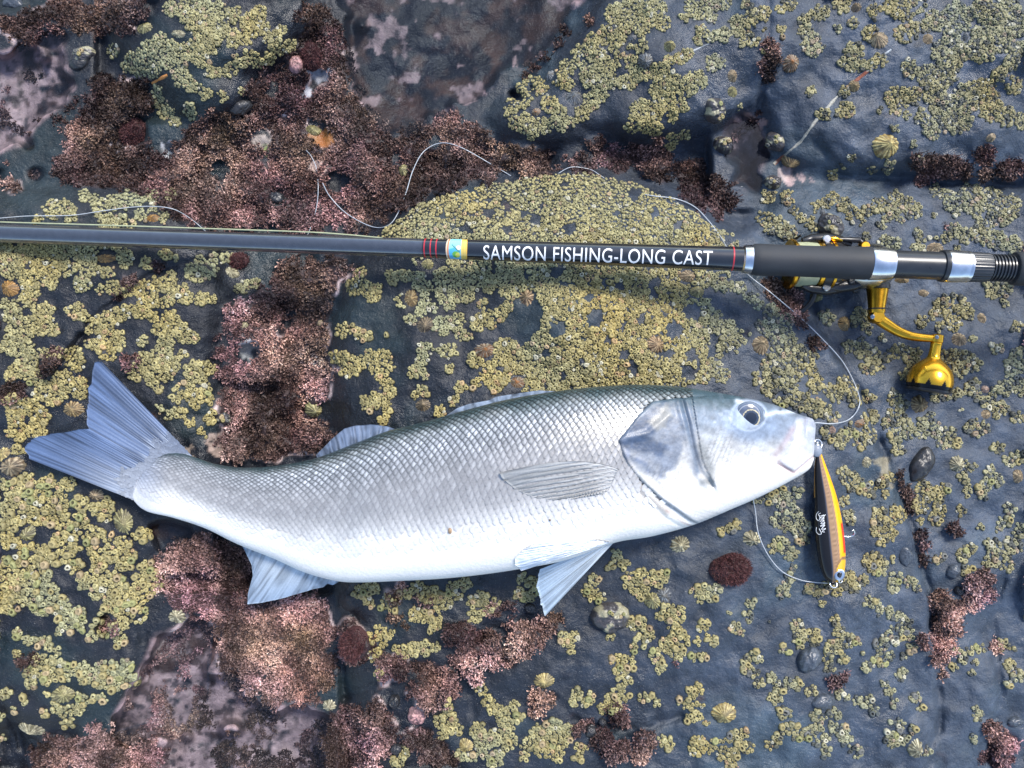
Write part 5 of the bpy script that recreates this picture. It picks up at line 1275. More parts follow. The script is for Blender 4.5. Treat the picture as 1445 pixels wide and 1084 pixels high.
# scales: one real overlapping plate each, joined
arcx = np.concatenate([[0], np.cumsum(np.linalg.norm(np.diff((fd + fv) / 2, axis=0), axis=1))])
SV = []; SF = []; SCc = []; so = 0
NROW = 36
pitch = 9.4
total = arcx[-1]
na = 9
ta = np.linspace(-1.25, 1.25, na)
cl = np.arange(0, total, pitch)
for r_ in range(NROW):
    th0 = .10 + (np.pi * .74) * (r_ + .5) / NROW
    for q, cc in enumerate(cl):
        dist = cc + (pitch / 2 if r_ % 2 else 0) + rng.normal(0, .55)
        si = np.interp(dist, arcx, sig)
        x0, y0, _ = fish_base(np.array([si]), np.array([th0]))
        x0, y0 = x0[0], y0[0]
        if x0 > 980 or x0 < 186: continue
        if in_poly(np.array([x0 - 5]), np.array([y0]), GILL + [(1160, 760), (1160, 550)])[0]: continue
        # local steps
        th_w = np.pi * .74 / NROW * 1.18
        dl = pitch * 1.5
        fade = sst(.80, .55, (1 - math.cos(th0)) / 2 + 0)            # belly scales are faint
        px = dist + pitch * .75 - dl * np.cos(ta)                     # toward the tail = larger arc; rounded free edge
        s_r = np.interp(np.concatenate([[dist - pitch * .55], dist + (dl - pitch * .55) * np.cos(ta), dist + (dl - pitch * .55) * np.cos(ta) * .45]), arcx, sig)
        t_r = th0 + th_w * np.concatenate([[0], np.sin(ta) * .95, np.sin(ta) * .5])
        xx, yy, zz = fish_base(s_r, t_r)
        zz = zz + np.concatenate([[-.0003], np.full(na, .00080), np.full(na, .00062)]) * (.35 + .65 * fade) * sst(.0, .3, np.sin(th0)) + .0001
        V = P(xx, yy, zz) 
        base, v0, n0, _ = fish_colour(np.array([x0]), np.array([y0]), np.array([th0]))
        base = base[0]; v0 = v0[0]
        lowf = float(sst(.75, .3, v0))
        if v0 > .80 or (v0 > .66 and rng.random() < .5): continue
        g = 1 + rng.uniform(-.25, .22) * (.18 + .82 * lowf)
        dk = max(sst(.50, .14, v0) * (.6 + .4 * sst(260, 480, x0)), .16 * sst(.85, .6, v0)) * rng.uniform(.75, 1.15)       # dark outlines fade to the belly and tail
        cen = base * (1 + .8 * dk) * g + .26 * dk * dk * sst(.01, .14, v0) * rng.uniform(.4, 1.5)
        rim = base * (1 - .68 * dk) * (.5 + .5 * g)
        C = np.vstack([rim * .8, np.tile(rim, (na, 1)), np.tile(cen, (na, 1))])
        SV.append(V); SCc.append(C)
        k = np.arange(na - 1)
        SF.append(np.stack([so + 1 + k, so + 2 + k, so + 1 + na + k + 1], -1)); SF.append(np.stack([so + 1 + k, so + 1 + na + k + 1, so + 1 + na + k], -1))
        SF.append(np.stack([np.full(na - 1, so), so + 1 + na + k, so + 1 + na + k + 1], -1))
        so += 1 + 2 * na
obj('scales', mesh('scales', np.vstack(SV), np.vstack(SF), np.vstack(SCc)), M['fish_scale'], fish, kind='stuff')

_bx = fx[::2, :NT // 2:2].ravel(); _by = fy[::2, :NT // 2:2].ravel(); _bz = fzz[::2, :NT // 2:2].ravel()
def fish_z(px, py):
    px = np.ravel(px); py = np.ravel(py); out = np.zeros(len(px)); dd = np.zeros(len(px))
    for i in range(0, len(px), 200):
        d = (px[i:i + 200, None] - _bx) ** 2 + (py[i:i + 200, None] - _by) ** 2
        k = d.argmin(1); out[i:i + 200] = _bz[k]; dd[i:i + 200] = d[np.arange(len(k)), k]
    return out, np.sqrt(dd)
def fin(name, base, tip, zb, zt, rays, c_base, c_tip, amp=.0005, nu=None, nv=26, lab=None, dark=.35, ragged=1.5, thick=.0006, sag=0.0, power=1.0, cling=None, bow=0.0, feather=None):
    nu = nu or rays * 7
    B = arc(base, nu); T = arc(tip, nu)
    u = np.linspace(0, 1, nu)[:, None]; v = np.linspace(0, 1, nv)[None]
    rg_ = 1 + (noise(u * 900, u * 0, 60, 5) - .5) * .012 * ragged + (noise(u * 900, u * 0, 16, 9) - .5) * .003 * ragged
    x = B[:, :1] + (T[:, :1] - B[:, :1]) * v * rg_; y = B[:, 1:] + (T[:, 1:] - B[:, 1:]) * v * rg_
    y = y - bow * np.sin(np.pi * v ** .8) * (1 - u)
    ray = np.cos(u * rays * 2 * np.pi + 2.2 * np.sin(u * 23) + 1.1 * np.sin(u * 61))
    zb = np.interp(u[:, 0], np.linspace(0, 1, len(np.atleast_1d(zb))), np.atleast_1d(zb))[:, None]
    zt = np.interp(u[:, 0], np.linspace(0, 1, len(np.atleast_1d(zt))), np.atleast_1d(zt))[:, None]
    z = zb + (zt - zb) * v ** power + amp * ray * np.sin(np.pi * np.clip(v * .9 + .1, 0, 1)) ** .5 + .0012 * (noise(u * 300 + v * 0, v * 60 + u * 20, 30, 3) - .5) * v - sag * np.sin(np.pi * v)
    if cling is not None:
        zz_, dd_ = fish_z(x, y)
        zz_ = zz_.reshape(x.shape); on = sst(6, 1, dd_.reshape(x.shape))
        z = np.where(on > 0, np.maximum(z * (1 - on) + on * (zz_ + .0012 + cling * np.sin(np.pi * np.clip(v, 0, 1)) + amp * ray * .8), np.where(on >= 1, 0, z)), z)
    n = fbm(x, y, 40, 151, 3)[..., None] - .5
    streak = noise(u * 600 + v * 14, v * 40, 13, 8)[..., None]
    k = (v[..., None] ** .8)
    c = np.array(c_base) * (1 - k) + np.array(c_tip) * k
    rv = (np.broadcast_to(ray, x.shape)[..., None] * .5 + .5)
    s2 = noise(u * 400 + v * 3, v * 26 + u * 9, 17, 12)[..., None]; s3 = noise(u * 1900 + v * 2, v * 18, 9, 15)[..., None]
    c = c * (1 - dark * (1 - rv) * sst(.3, .8, streak)) * (1 - .75 * dark * sst(.5, .85, s2)) * (.86 + .28 * s3) * (1 + .4 * n)
    if feather is not None:
        fe = sst(.10, -.06, v - feather * (.35 + 1.3 * noise(u * 500, u * 0, 7, 31)))[..., None]
        c = c * (1 - fe) + np.array([.24, .275, .34]) * fe
        lo_ = (sst(.55, 1.0, u) * sst(.75, .2, v))[..., None]
        c = c * (1 - .6 * lo_) + np.array([.36, .39, .44]) * .6 * lo_
    global LAST
    LAST = (x, y, z + thick / 2)
    vt = P(x, y, z + thick / 2).reshape(-1, 3); vb = P(x, y, z - thick / 2).reshape(-1, 3)
    m = nu * nv
    Ft = grid_faces(nu, nv); Fb = Ft[:, ::-1] + m
    edge = np.concatenate([np.arange(nv), np.arange(1, nu) * nv + nv - 1, (nu - 1) * nv + np.arange(nv - 2, -1, -1), np.arange(nu - 2, 0, -1) * nv])
    e2 = np.roll(edge, -1)
    Fe = np.stack([edge, edge + m, e2 + m, e2], -1)
    return obj(name, mesh(name, np.vstack([vt, vb]), [Ft, Fb, Fe], np.vstack([c.reshape(-1, 3)] * 2)), M['fin'], fish, label=lab)

zt_ = .0005
fin('tail_fin', [(282, 655), (262, 652), (245, 660), (232, 672), (220, 688), (216, 702), (214, 716)],
    [(141, 508), (132, 510), (128, 530), (125, 570), (124, 600), (127, 606), (112, 607), (85, 611), (55, 618), (38, 627), (33, 635), (42, 648)],
    [.0055, .0050, .0050, .0050, .0045], [-.003, -.001, .004, -.001, -.004], 34, (.17, .205, .28), (.085, .13, .235), .00014, 272, 60, 'broad blue grey forked tail fin', .5, 4, feather=.24)
tx, ty, tz = LAST
SV = []; SF = []; SCc = []; so = 0
grid_ = []
for rw in range(11):
    for cl_ in range(46):
        grid_.append((.385 - rw * .026, (cl_ + (.5 if rw % 2 else 0) + rng.normal(0, .12)) / 46))
for fv_, fu_ in grid_:
    iu = int(np.clip(fu_, .015, .985) * (tx.shape[0] - 1)); j = int((fv_ + rng.normal(0, .006)) * (tx.shape[1] - 1))
    lim_ = .32 - .10 * abs(fu_ - .5) + .16 * (noise(np.array([fu_ * 300]), np.array([0.]), 14, 3)[0] - .5)
    if fv_ > lim_: continue
    c0 = P(tx[iu, j], ty[iu, j], tz[iu, j]); c1 = P(tx[iu, j + 2], ty[iu, j + 2], tz[iu, j + 2]); d = c1 - c0; d /= np.linalg.norm(d)
    e = np.cross([0, 0, 1.0], d); e /= np.linalg.norm(e)
    L_ = rng.uniform(5.5, 7) * S; W_ = rng.uniform(1.9, 2.5) * S
    aa = np.linspace(-1.5, 1.5, 7)
    V = [c0 - d * L_ * .6 + np.array([0, 0, .0001])] + [c0 + d * L_ * .5 * math.cos(q) + e * W_ * math.sin(q) + np.array([0, 0, .00035]) for q in aa]
    SV.append(np.array(V)); g = rng.uniform(.82, 1.12); t_ = iu / tx.shape[0]
    cb_ = np.array([.20, .23, .29]) * (1 - t_) + np.array([.40, .415, .44]) * t_
    cb_ = cb_ * (1.15 - .9 * max(0, fv_ - .2))
    SCc.append(np.vstack([cb_ * g, np.tile(cb_ * .78 * g, (7, 1))]))
    q = np.arange(6); SF.append(np.stack([np.full(6, so), so + 1 + q, so + 2 + q], -1)); so += 8
obj('root_scales', mesh('root_scales', np.vstack(SV), np.vstack(SF), np.vstack(SCc)), M['fish_scale'], fish, kind='stuff')
fin('dorsal_fin', [(450, 652), (480, 642), (510, 632), (550, 616)], [(446, 642), (470, 618), (486, 605), (500, 601), (525, 599), (548, 602), (560, 606)], [.018, .022, .026, .030], [.010, .012, .015, .024], 12, (.10, .13, .19), (.14, .18, .26), .0006, 90, 16, 'blue grey second dorsal fin behind the spiny one', .6)
fin('spiny_dorsal_fin', [(625, 596), (680, 580), (730, 568), (780, 560)], [(622, 592), (645, 576), (662, 570), (690, 565), (700, 560), (738, 554), (760, 551), (785, 552)], [.038, .043, .046, .048], [.030, .032, .036, .044], 8, (.13, .17, .23), (.22, .27, .35), .0012, 80, 12, 'folded spiny dorsal fin along the back', .6)
fin('anal_fin', [(478, 818), (450, 808), (415, 796), (380, 780), (345, 766)], [(478, 821), (470, 826), (462, 824), (456, 829), (440, 832), (420, 838), (395, 845), (370, 850), (349, 853), (350, 838), (357, 812), (355, 797), (342, 771)], [.018, .014, .010, .006, .004], [.012, .006, -.002, -.002, .002], 16, (.46, .51, .55), (.24, .31, .40), .0003, 130, 26, 'pale blue anal fin with dark rays', .45, 3)
fin('pectoral_fin', [(872, 662), (870, 668), (866, 678), (860, 690), (852, 698)], [(704, 667), (707, 674), (718, 684), (735, 694), (755, 702), (785, 706), (812, 704), (835, 700)], [.0815, .0810, .0800, .0785, .0775], [.0800, .0790, .0780, .0770, .0765], 15, (.44, .44, .43), (.24, .25, .255), .0002, 160, 40, 'translucent grey pectoral fin folded on the flank', .28, 2, cling=.0006, bow=13, thick=.0003)
fin('pelvic_fin', [(862, 766), (852, 763), (838, 761)], [(735, 806), (727, 797), (727, 788), (738, 776), (755, 767)], [.058, .062, .066], [.050, .058, .068], 8, (.86, .88, .90), (.74, .80, .86), .0006, 60, 22, 'white pelvic fin folded along the belly', .12, cling=.0005, thick=.0003)
fin('pelvic_fin', [(866, 766), (858, 769), (850, 771), (838, 772)], [(768, 871), (764, 855), (762, 838), (758, 828), (760, 812), (763, 803), (780, 796)], [.050, .052, .054, .056], [.024, .026, .032, .040], 12, (.66, .70, .72), (.38, .47, .56), .0004, 90, 26, 'white pelvic fin spread over the rock', .4, 3)

# eye
ezc = float(np.interp(0, [0], [0]))
i_ = np.argmin((fx[:, :NT // 2] - 1057) ** 2 + (fy[:, :NT // 2] - 586) ** 2)
ez = fzz[:, :NT // 2].ravel()[i_]
a = np.linspace(0, 2 * np.pi, 48, endpoint=False); rr = np.linspace(0, 1, 24)
A_, R_ = np.meshgrid(a, rr)
ex = 1057 + 20.5 * R_ * np.cos(A_); ey = 586 + 19.5 * R_ * np.sin(A_)
eyh = ez + .0030 * np.sqrt(np.clip(1 - R_ ** 2, 0, 1)) - .0006
pe = np.hypot(ex - 1060, ey - 590)
ecol = np.ones(ex.shape + (1,)) * np.array([.085, .11, .16]) * (.6 + .8 * noise(ex, ey, 6, 3))[..., None]
ecol = np.where((R_ > .84)[..., None], np.array([.12, .15, .20]), ecol)
ecol = np.where(((R_ > .70) & (R_ < .78))[..., None], np.array([.34, .35, .36]), ecol)
ecol = np.where((pe < 12.5)[..., None], np.array([.50, .44, .28]), ecol)
ecol = np.where((pe < 11)[..., None], np.array([.03, .045, .075]), ecol)
ecol = np.where((pe < 8)[..., None], np.array([.012, .018, .032]), ecol)
obj('eye', mesh('eye', P(ex, ey, eyh).reshape(-1, 3), grid_faces(24, 48, False, True), ecol.reshape(-1, 3)), M['eye'], fish)
# lower lip showing beyond the jaw
def ellipsoid(cx, cy, cz, rx, ry, rz, n=18, m=28):
    t = np.linspace(0, np.pi, n); p = np.linspace(0, 2 * np.pi, m, endpoint=False)
    Tt, Pp = np.meshgrid(t, p, indexing='ij')
    c = V3(cx, cy, cz)
    return np.stack([c.x + rx * np.sin(Tt) * np.cos(Pp), c.y + ry * np.sin(Tt) * np.sin(Pp), c.z + rz * np.cos(Tt)], -1).reshape(-1, 3), grid_faces(n, m, False, True)
Vl, Fl = ellipsoid(1152, 636, .024, .0042, .0048, .003)
obj('lower_lip', mesh('lower_lip', Vl, Fl, np.tile([.20, .23, .28], (len(Vl), 1))), M['fish_skin'], fish)
# two specks on the flank
def fleck(px, py, rx, ry, c, label):
    j = np.argmin((fx[:, :NT // 2] - px) ** 2 + (fy[:, :NT // 2] - py) ** 2); z = fzz[:, :NT // 2].ravel()[j] + .0009
    a = np.linspace(0, 2 * np.pi, 14, endpoint=False)
    V = np.vstack([P(px + rx * np.cos(a), py + ry * np.sin(a) * (1 + .25 * np.cos(2 * a)), z), P(px, py, z + .0004)[None], P(px + rx * np.cos(a), py + ry * np.sin(a), z - .001)])
    i = np.arange(14)
    obj('flake', mesh('flake', V, [np.stack([np.full(14, 14), (i + 1) % 14, i], -1), np.stack([i, (i + 1) % 14, 15 + (i + 1) % 14, 15 + i], -1)], np.tile(c, (len(V), 1))), M['limpet'], label=label, cat='flake')
fleck(635, 749, 2.6, 5, (.36, .24, .14), 'tiny brown flake stuck to the white flank of the fish')
fleck(776, 734, 1.3, 1.5, (.12, .08, .05), 'tiny dark speck on the white flank under the pectoral fin')

# ------------------------------------------------------------------ the rod
ZA, ZB = -.0030, .0635
RA = V3(0, 329.5, ZA); RB = V3(1445, 379.5, ZB)
RD = (RB - RA).normalized()
def rod_at(px):
    """point of the rod axis seen at photo column px"""
    t0, t1 = -3.0, 3.0
    f = lambda t: ((RA + RD * t).x / (D - (RA + RD * t).z) * D / S + WPX / 2) - px
    for _ in range(60):
        tm = (t0 + t1) / 2
        if f(tm) > 0: t1 = tm
        else: t0 = tm
    return RA + RD * t0
def wpx(p): return S * (D - p.z) / D
def rod_frame(p):
    n = Vector((0, 0, D)) - p; n = (n - RD * n.dot(RD)).normalized()
    return n, n.cross(RD)                     # n: towards the viewer, side: points up in the picture
def rod_lathe(name, prof, mat, parent, seg=56, label=None, rib=None):
    """prof: (px, radius px)"""
    V = []
    p0 = rod_at(prof[0][0]); n, s = rod_frame(p0)
    a = np.linspace(0, 2 * np.pi, seg, endpoint=False)
    for k, (px, r) in enumerate(prof):
        p = rod_at(px); rw = r * wpx(p)
        rr = rw * (1 if rib is None else (1 + rib[1] * (np.cos(a * rib[0]) > 0)))
        V.append(np.array(p) + (np.cos(a) * rr)[:, None] * np.array(n) + (np.sin(a) * rr)[:, None] * np.array(s))
    m = len(prof)
    V = np.vstack(V + [np.array(rod_at(prof[0][0]))[None], np.array(rod_at(prof[-1][0]))[None]])
    i = np.arange(seg)
    F = [grid_faces(m, seg, False, True), np.stack([np.full(seg, m * seg), (i + 1) % seg, i], -1), np.stack([np.full(seg, m * seg + 1), (m - 1) * seg + i, (m - 1) * seg + (i + 1) % seg], -1)]
    me = mesh(name, V, F)
    me.set_sharp_from_angle(angle=R(40))
    return obj(name, me, mat, parent, label=label)
rod = empty('fishing_rod', rod_at(700), 'glossy black telescopic fishing rod with white lettering lying across the rocks', 'fishing rod')
G = M
rod_lathe('blank', [(-900, 11.0), (-500, 12.0), (-200, 12.8), (0, 13), (300, 13.1), (598, 13.2)], G['graphite'], rod, label='thin grey black outer section of the rod')
for px in (601, 609.5, 617.5):
    rod_lathe('red_band', [(px - .9, 13.35), (px - .8, 13.7), (px + .8, 13.7), (px + .9, 13.35)], G['red'], rod)
rod_lathe('blank', [(598, 13.2), (622, 13.4), (626, 13.6), (630, 14.0), (800, 15.2), (1000, 16.6), (1052, 17.2)], G['rod_gloss'], rod, label='thick black section of the rod carrying the lettering')
rod_lathe('red_band', [(1032, 17.0), (1032.2, 17.3), (1034, 17.3), (1034.2, 17.0)], G['red'], rod)
rod_lathe('winding_check', [(1047, 17.2), (1049, 19.6), (1056, 20.2), (1061, 20.4), (1062, 17.5)], G['silver'], rod)
rod_lathe('fore_grip', [(1059, 17), (1060, 20.5), (1064, 22), (1072, 22.4), (1100, 21.8), (1150, 21.9), (1200, 22.9), (1222, 23.2), (1226, 22.6), (1227, 20)], G['eva'], rod)
rod_lathe('hood_ring', [(1226, 18), (1226.5, 22.6), (1228, 23.2), (1255, 22.2), (1258, 21.6), (1259, 19)], G['silver'], rod)
rs = rod_lathe('reel_seat', [(1258, 17), (1258.5, 19.6), (1330, 19.6), (1331, 17)], G['seat'], rod)
rod_lathe('collar', [(1327, 19), (1327.5, 22), (1332, 23), (1333, 23), (1334, 20)], G['seat'], rod)
rod_lathe('hood_ring', [(1333, 19), (1333.5, 22.6), (1336, 23), (1360, 22), (1362, 21.6), (1363, 22), (1366, 21.8), (1367, 19)], G['silver'], rod)
rod_lathe('locking_nut', [(1366, 18), (1366.5, 20.4), (1390, 20.0), (1394, 19.4), (1395, 17)], G['seat'], rod, 120, None, (30, .035))
th_ = [(1394, 16.6)]
for k in range(8):
    b = 1395 + k * 4.7
    th_ += [(b, 17.0), (b + .8, 19.2), (b + 2.4, 19.2), (b + 3.2, 17.0)]
th_ += [(1434, 16.5)]
rod_lathe('thread', th_, G['seat'], rod)
rod_lathe('rear_grip', [(1429, 17), (1429.5, 22), (1431, 23.4), (1436, 23.8), (1500, 23.5), (1800, 22.5), (2000, 22), (2001, 10)], G['eva'], rod)
# a couple of dull scuffs where wet and dry foam meet
# white lettering wrapped round the blank
def wrap_text(body, px0, px1, hpx, yoff, mat, parent):
    cu = bpy.data.curves.new('lettering', 'FONT'); cu.body = body; cu.size = 1.0; cu.space_character = 1.06; cu.offset = 0.0; cu.resolution_u = 5
    to = bpy.data.objects.new('lettering_tmp', cu); COL.objects.link(to)
    dg = bpy.context.evaluated_depsgraph_get()
    me = bpy.data.meshes.new_from_object(to.evaluated_get(dg))
    bpy.data.objects.remove(to)
    bm = bmesh.new(); bm.from_mesh(me)
    ys = [v.co.y for v in bm.verts]; xs = [v.co.x for v in bm.verts]
    y0, y1, x0, x1 = min(ys), max(ys), min(xs), max(xs)
    for k in range(1, 12):
        yy = y0 + (y1 - y0) * k / 12
        bmesh.ops.bisect_plane(bm, geom=bm.verts[:] + bm.edges[:] + bm.faces[:], plane_co=(0, yy, 0), plane_no=(0, 1, 0))
    P0, P1 = rod_at(px0), rod_at(px1)
    for v in bm.verts:
        u = (v.co.x - x0) / (x1 - x0); hh = ((v.co.y - y0) / (y1 - y0) - .5) * hpx + yoff * (1 - u)
        p = P0.lerp(P1, u)
        n, s = rod_frame(p)
        col_ = px0 + (px1 - px0) * u
        rp = np.interp(col_, [630, 800, 1000, 1052], [14.0, 15.2, 16.6, 17.2])
        r = (rp + .35) * wpx(p); an = math.asin(max(-.98, min(.98, hh / rp)))
        v.co = p + n * (r * math.cos(an)) + s * (r * math.sin(an))
    bm.normal_update()
    bm.to_mesh(me); bm.free()
    return obj('lettering', me, mat, parent)
wrap_text('SAMSON FISHING-LONG CAST', 684, 1003, 19.5, -3.0, G['white_print'], rod)
# emblem sticker
nu, nv = 40, 40
uu, vv_ = np.meshgrid(np.linspace(-1, 1, nu), np.linspace(-1, 1, nv), indexing='ij')
EV = np.zeros((nu, nv, 3)); EC = np.zeros((nu, nv, 3))
for i in range(nu):
    bul = 0
    for j in range(nv):
        px = 646.5 + uu[i, j] * 15 * (1 - .10 * vv_[i, j] ** 2)
        p = rod_at(px); n, s = rod_frame(p)
        an = vv_[i, j] * 1.25
        r = 14.55 * wpx(p)
        EV[i, j] = p + n * (r * math.cos(an)) + s * (r * math.sin(an))
        x, y = uu[i, j], math.sin(an)
        c = np.array([.08, .42, .68])
        if y > .2 + .3 * x: c = np.array([.25, .62, .78])
        if math.hypot(x - .18, (y - .15)) < .22: c = np.array([.75, .8, .78])
        if (x + .05) ** 2 / .13 + (y + .5) ** 2 / .10 < 1: c = np.array([.14, .42, .05])
        if abs(y - (.1 - .9 * (x + .1))) < .07 and -.45 < x < .3: c = np.array([.06, .16, .04])
        if (x - .12) ** 2 / .05 + (y + .55) ** 2 / .06 < 1: c = np.array([.6, .6, .08])
        if x > .42: c = np.array([.62, .45, .10]) * (1 if int((x - .42) * 14) % 2 else 1.25)
        if x < -.72: c = np.array([.55, .22, .08])
        if x < -.88: c = np.array([.62, .5, .36])
        if x > .9: c = np.array([.7, .4, .05])
        EC[i, j] = c
obj('emblem', mesh('emblem', EV.reshape(-1, 3), grid_faces(nu, nv), EC.reshape(-1, 3)), G['emblem'], rod, label='round blue and green emblem with a golden band')

# ------------------------------------------------------------------ the reel
RZ = .0012
reel = empty('fishing_reel', V3(1200, 372, -.018), 'black and gold spinning reel with golden crank handle under the rod grip', 'fishing reel')
axv = np.array(RD)
def ax_pt(px, py=None, z=RZ):
    if py is None: py = 374.0 + (px - 1150) * .03
    return P(px, py, z)
def lathe(p0, p1, prof, seg=48, wob=None):
    """prof: (fraction along p0-p1, radius m)"""
    p0 = np.array(p0, float); p1 = np.array(p1, float)
    t = (p1 - p0) / np.linalg.norm(p1 - p0)
    ref = np.array([0, 0, 1.0]) if abs(t[2]) < .9 else np.array([1.0, 0, 0])
    a_ = np.cross(t, ref); a_ /= np.linalg.norm(a_); b_ = np.cross(t, a_)
    a = np.linspace(0, 2 * np.pi, seg, endpoint=False)
    V = []
    for f, r in prof:
        V.append(p0 + (p1 - p0) * f + r * (np.cos(a)[:, None] * a_ + np.sin(a)[:, None] * b_))
    m = len(prof)
    V = np.vstack(V + [(p0 + (p1 - p0) * prof[0][0])[None], (p0 + (p1 - p0) * prof[-1][0])[None]])
    i = np.arange(seg)
    F = [grid_faces(m, seg, False, True), np.stack([np.full(seg, m * seg), (i + 1) % seg, i], -1), np.stack([np.full(seg, m * seg + 1), (m - 1) * seg + i, (m - 1) * seg + (i + 1) % seg], -1)]
    return V, F
def part(name, VF, mat, parent, sharp=True, label=None):
    me = mesh(name, VF[0], VF[1])
    if sharp: me.set_sharp_from_angle(angle=R(35))
    return obj(name, me, mat, parent, label=label)
cm = .01
A0 = ax_pt(1112); A1 = ax_pt(1262)
LEN = np.linalg.norm(A1 - A0)
f_ = lambda px: (px - 1112) / 150.0
sp = part('spool', lathe(A0, A1, [(f_(1119), .9 * cm), (f_(1114), 1.0 * cm), (f_(1113), 1.62 * cm), (f_(1112), 1.82 * cm), (f_(1113.5), 1.90 * cm), (f_(1117), 1.88 * cm), (f_(1120), 1.68 * cm), (f_(1121), 1.5 * cm), (f_(1150), 1.5 * cm), (f_(1151), 1.72 * cm), (f_(1155), 1.76 * cm), (f_(1157), 1.72 * cm), (f_(1158), 1.2 * cm)], 72), G['gold'], reel)
part('wound_line', lathe(A0, A1, [(f_(1121), 1.62 * cm), (f_(1121.5), 1.66 * cm), (f_(1135), 1.70 * cm), (f_(1149), 1.66 * cm), (f_(1149.8), 1.62 * cm)], 72), G['braid'], sp)
part('drag_knob', lathe(A0, A1, [(f_(1104), .3 * cm), (f_(1104), .75 * cm), (f_(1107), .9 * cm), (f_(1116), .95 * cm)], 40), G['blackmetal'], sp)
rt_ = part('rotor', lathe(A0, A1, [(f_(1156), 1.2 * cm), (f_(1156.5), 1.78 * cm), (f_(1166), 1.85 * cm), (f_(1178), 1.8 * cm), (f_(1190), 1.5 * cm), (f_(1200), 1.2 * cm)], 56), G['blackmetal'], reel)
part('gold_ring', lathe(A0, A1, [(f_(1167), 1.75 * cm), (f_(1167.3), 1.91 * cm), (f_(1171), 1.90 * cm), (f_(1171.4), 1.75 * cm)], 56), G['gold'], rt_)
# rotor arms either side
for sgn, yy in ((1, 338.5), (-1, 406)):
    ya = lambda px, off: P(px, yy + off + (px - 1150) * .03, RZ + .002)
    V, F = tube([ya(1132, 2 * sgn), ya(1145, -1 * sgn), ya(1165, -2 * sgn), ya(1185, 1 * sgn), ya(1200, 6 * sgn)], [.0022, .0038, .0045, .0042, .003], 12)
    arm = part('rotor_arm', (V, F), G['blackmetal'], reel, False)
    part('screw', lathe(ya(1163, 0) + np.array([0, 0, .004]), ya(1163, 0) + np.array([0, 0, .0062]), [(0, .0032), (.7, .0032), (1, .0026)], 20), G['steel'], arm)
# body housing
part('housing', lathe(ax_pt(1192), ax_pt(1262), [(0, 1.0 * cm), (.08, 1.5 * cm), (.3, 1.72 * cm), (.6, 1.75 * cm), (.85, 1.4 * cm), (1, .6 * cm)], 40), G['steel'], reel)
for (px, py, r, g) in ((1181, 395, 6.5, 'steel'), (1203, 396, 4.5, 'steel'), (1222, 347, 7, 'gold')):
    c = P(px, py, .012)
    V, F = lathe(c - np.array([0, 0, .008]), c, [(0, r * S), (.85, r * S), (1, r * S * .8), (1, r * S * .2)], 28)
    sc_ = part('screw', (V, F), G[g], reel)
    if g == 'steel':
        bxp = np.array([[-1, -.16], [1, -.16], [1, .16], [-1, .16]]) * r * S * .75
        q = math.radians(25); rot = np.array([[math.cos(q), -math.sin(q)], [math.sin(q), math.cos(q)]])
        bxp = bxp @ rot.T
        V = np.vstack([np.c_[bxp + c[:2], np.full(4, c[2] + .0002)], np.c_[bxp + c[:2], np.full(4, c[2] - .0012)]])
        F = [np.array([[0, 1, 2, 3], [0, 4, 5, 1], [1, 5, 6, 2], [2, 6, 7, 3], [3, 7, 4, 0]])]
        obj('slot', mesh('slot', V, F, None, False), G['blackmetal'], sc_)
V, F = tube([P(1166, 404, .004), P(1185, 404, .005), P(1205, 402, .006), P(1218, 399, .006)], [.0035, .005, .0045, .002], 12)
part('side_plate', (V, F), G['blackmetal'], reel, False)
V, F = tube([P(1196, 404, .002), P(1206, 409, .002), P(1214, 408, .002)], [.0015, .0026, .001], 10)
part('anti_reverse_switch', (V, F), G['blackmetal'], reel, False)
V, F = tube([P(1150, 338, .006), P(1190, 338, .007), P(1212, 339, .007), P(1220, 345, .006)], [.0012, .0018, .0022, .0014], 10)
part('housing_guard', (V, F), G['blackmetal'], reel, False)
V, F = tube([P(1170, 336, .008), P(1178, 337, .009), P(1188, 340, .008)], [.001, .002, .001], 10)
part('trim', (V, F), G['gold'], reel, False)
# stem and foot up to the seat
rp = rod_at(1245)
V, F = tube([P(1225, 373, .006), P(1236, 373, .018), P(1246, 374, .030), np.array(rod_at(1256)) - np.array([0, 0, .011])], [.008, .006, .005, .006], 16)
part('stem', (V, F), G['blackmetal'], reel, False)
# bail wire
bp = cr([P(1150, 407, .003), P(1148, 420, .000), P(1140, 432, -.003), P(1128, 440, -.006), P(1117, 434, -.008), P(1110, 418, -.009), P(1106, 400, -.010), P(1108, 370, -.0165), P(1114, 345, -.009), P(1130, 332, .002)], 80)
V, F = tube(bp, np.concatenate([np.linspace(.0020, .0019, 26), np.linspace(.0019, .0009, 20), np.full(34, .0009)]), 10)
part('bail_arm', (V, F), G['blackmetal'], reel, False)
# crank handle
HZc = .0
hd_ = part('handle', lathe(P(1239, 391, HZc), P(1237, 442, HZc), [(.30, .0068), (.33, .0078), (.36, .0079), (.85, .0062), (.87, .0064), (1.0, .0060)], 48), G['gold'], reel, label='golden crank handle with round knob')
part('collar', lathe(P(1239, 388, HZc), P(1238.5, 409, HZc), [(0, .0088), (.2, .0092), (.45, .0092), (.47, .0080), (.6, .0080), (.62, .0088), (.95, .0088), (1, .006)], 48), G['blackmetal'], hd_)
part('band', lathe(P(1237.5, 435, HZc), P(1237.5, 437, HZc), [(0, .0050), (.05, .00665), (.95, .0066), (1, .005)], 40), G['blackmetal'], hd_)
jp = P(1236, 447, HZc)
part('joint', lathe(jp - np.array([0, 0, .005]), jp + np.array([0, 0, .005]), [(0, .0042), (.15, .0052), (.85, .0052), (1, .0044)], 32), G['gold'], hd_)
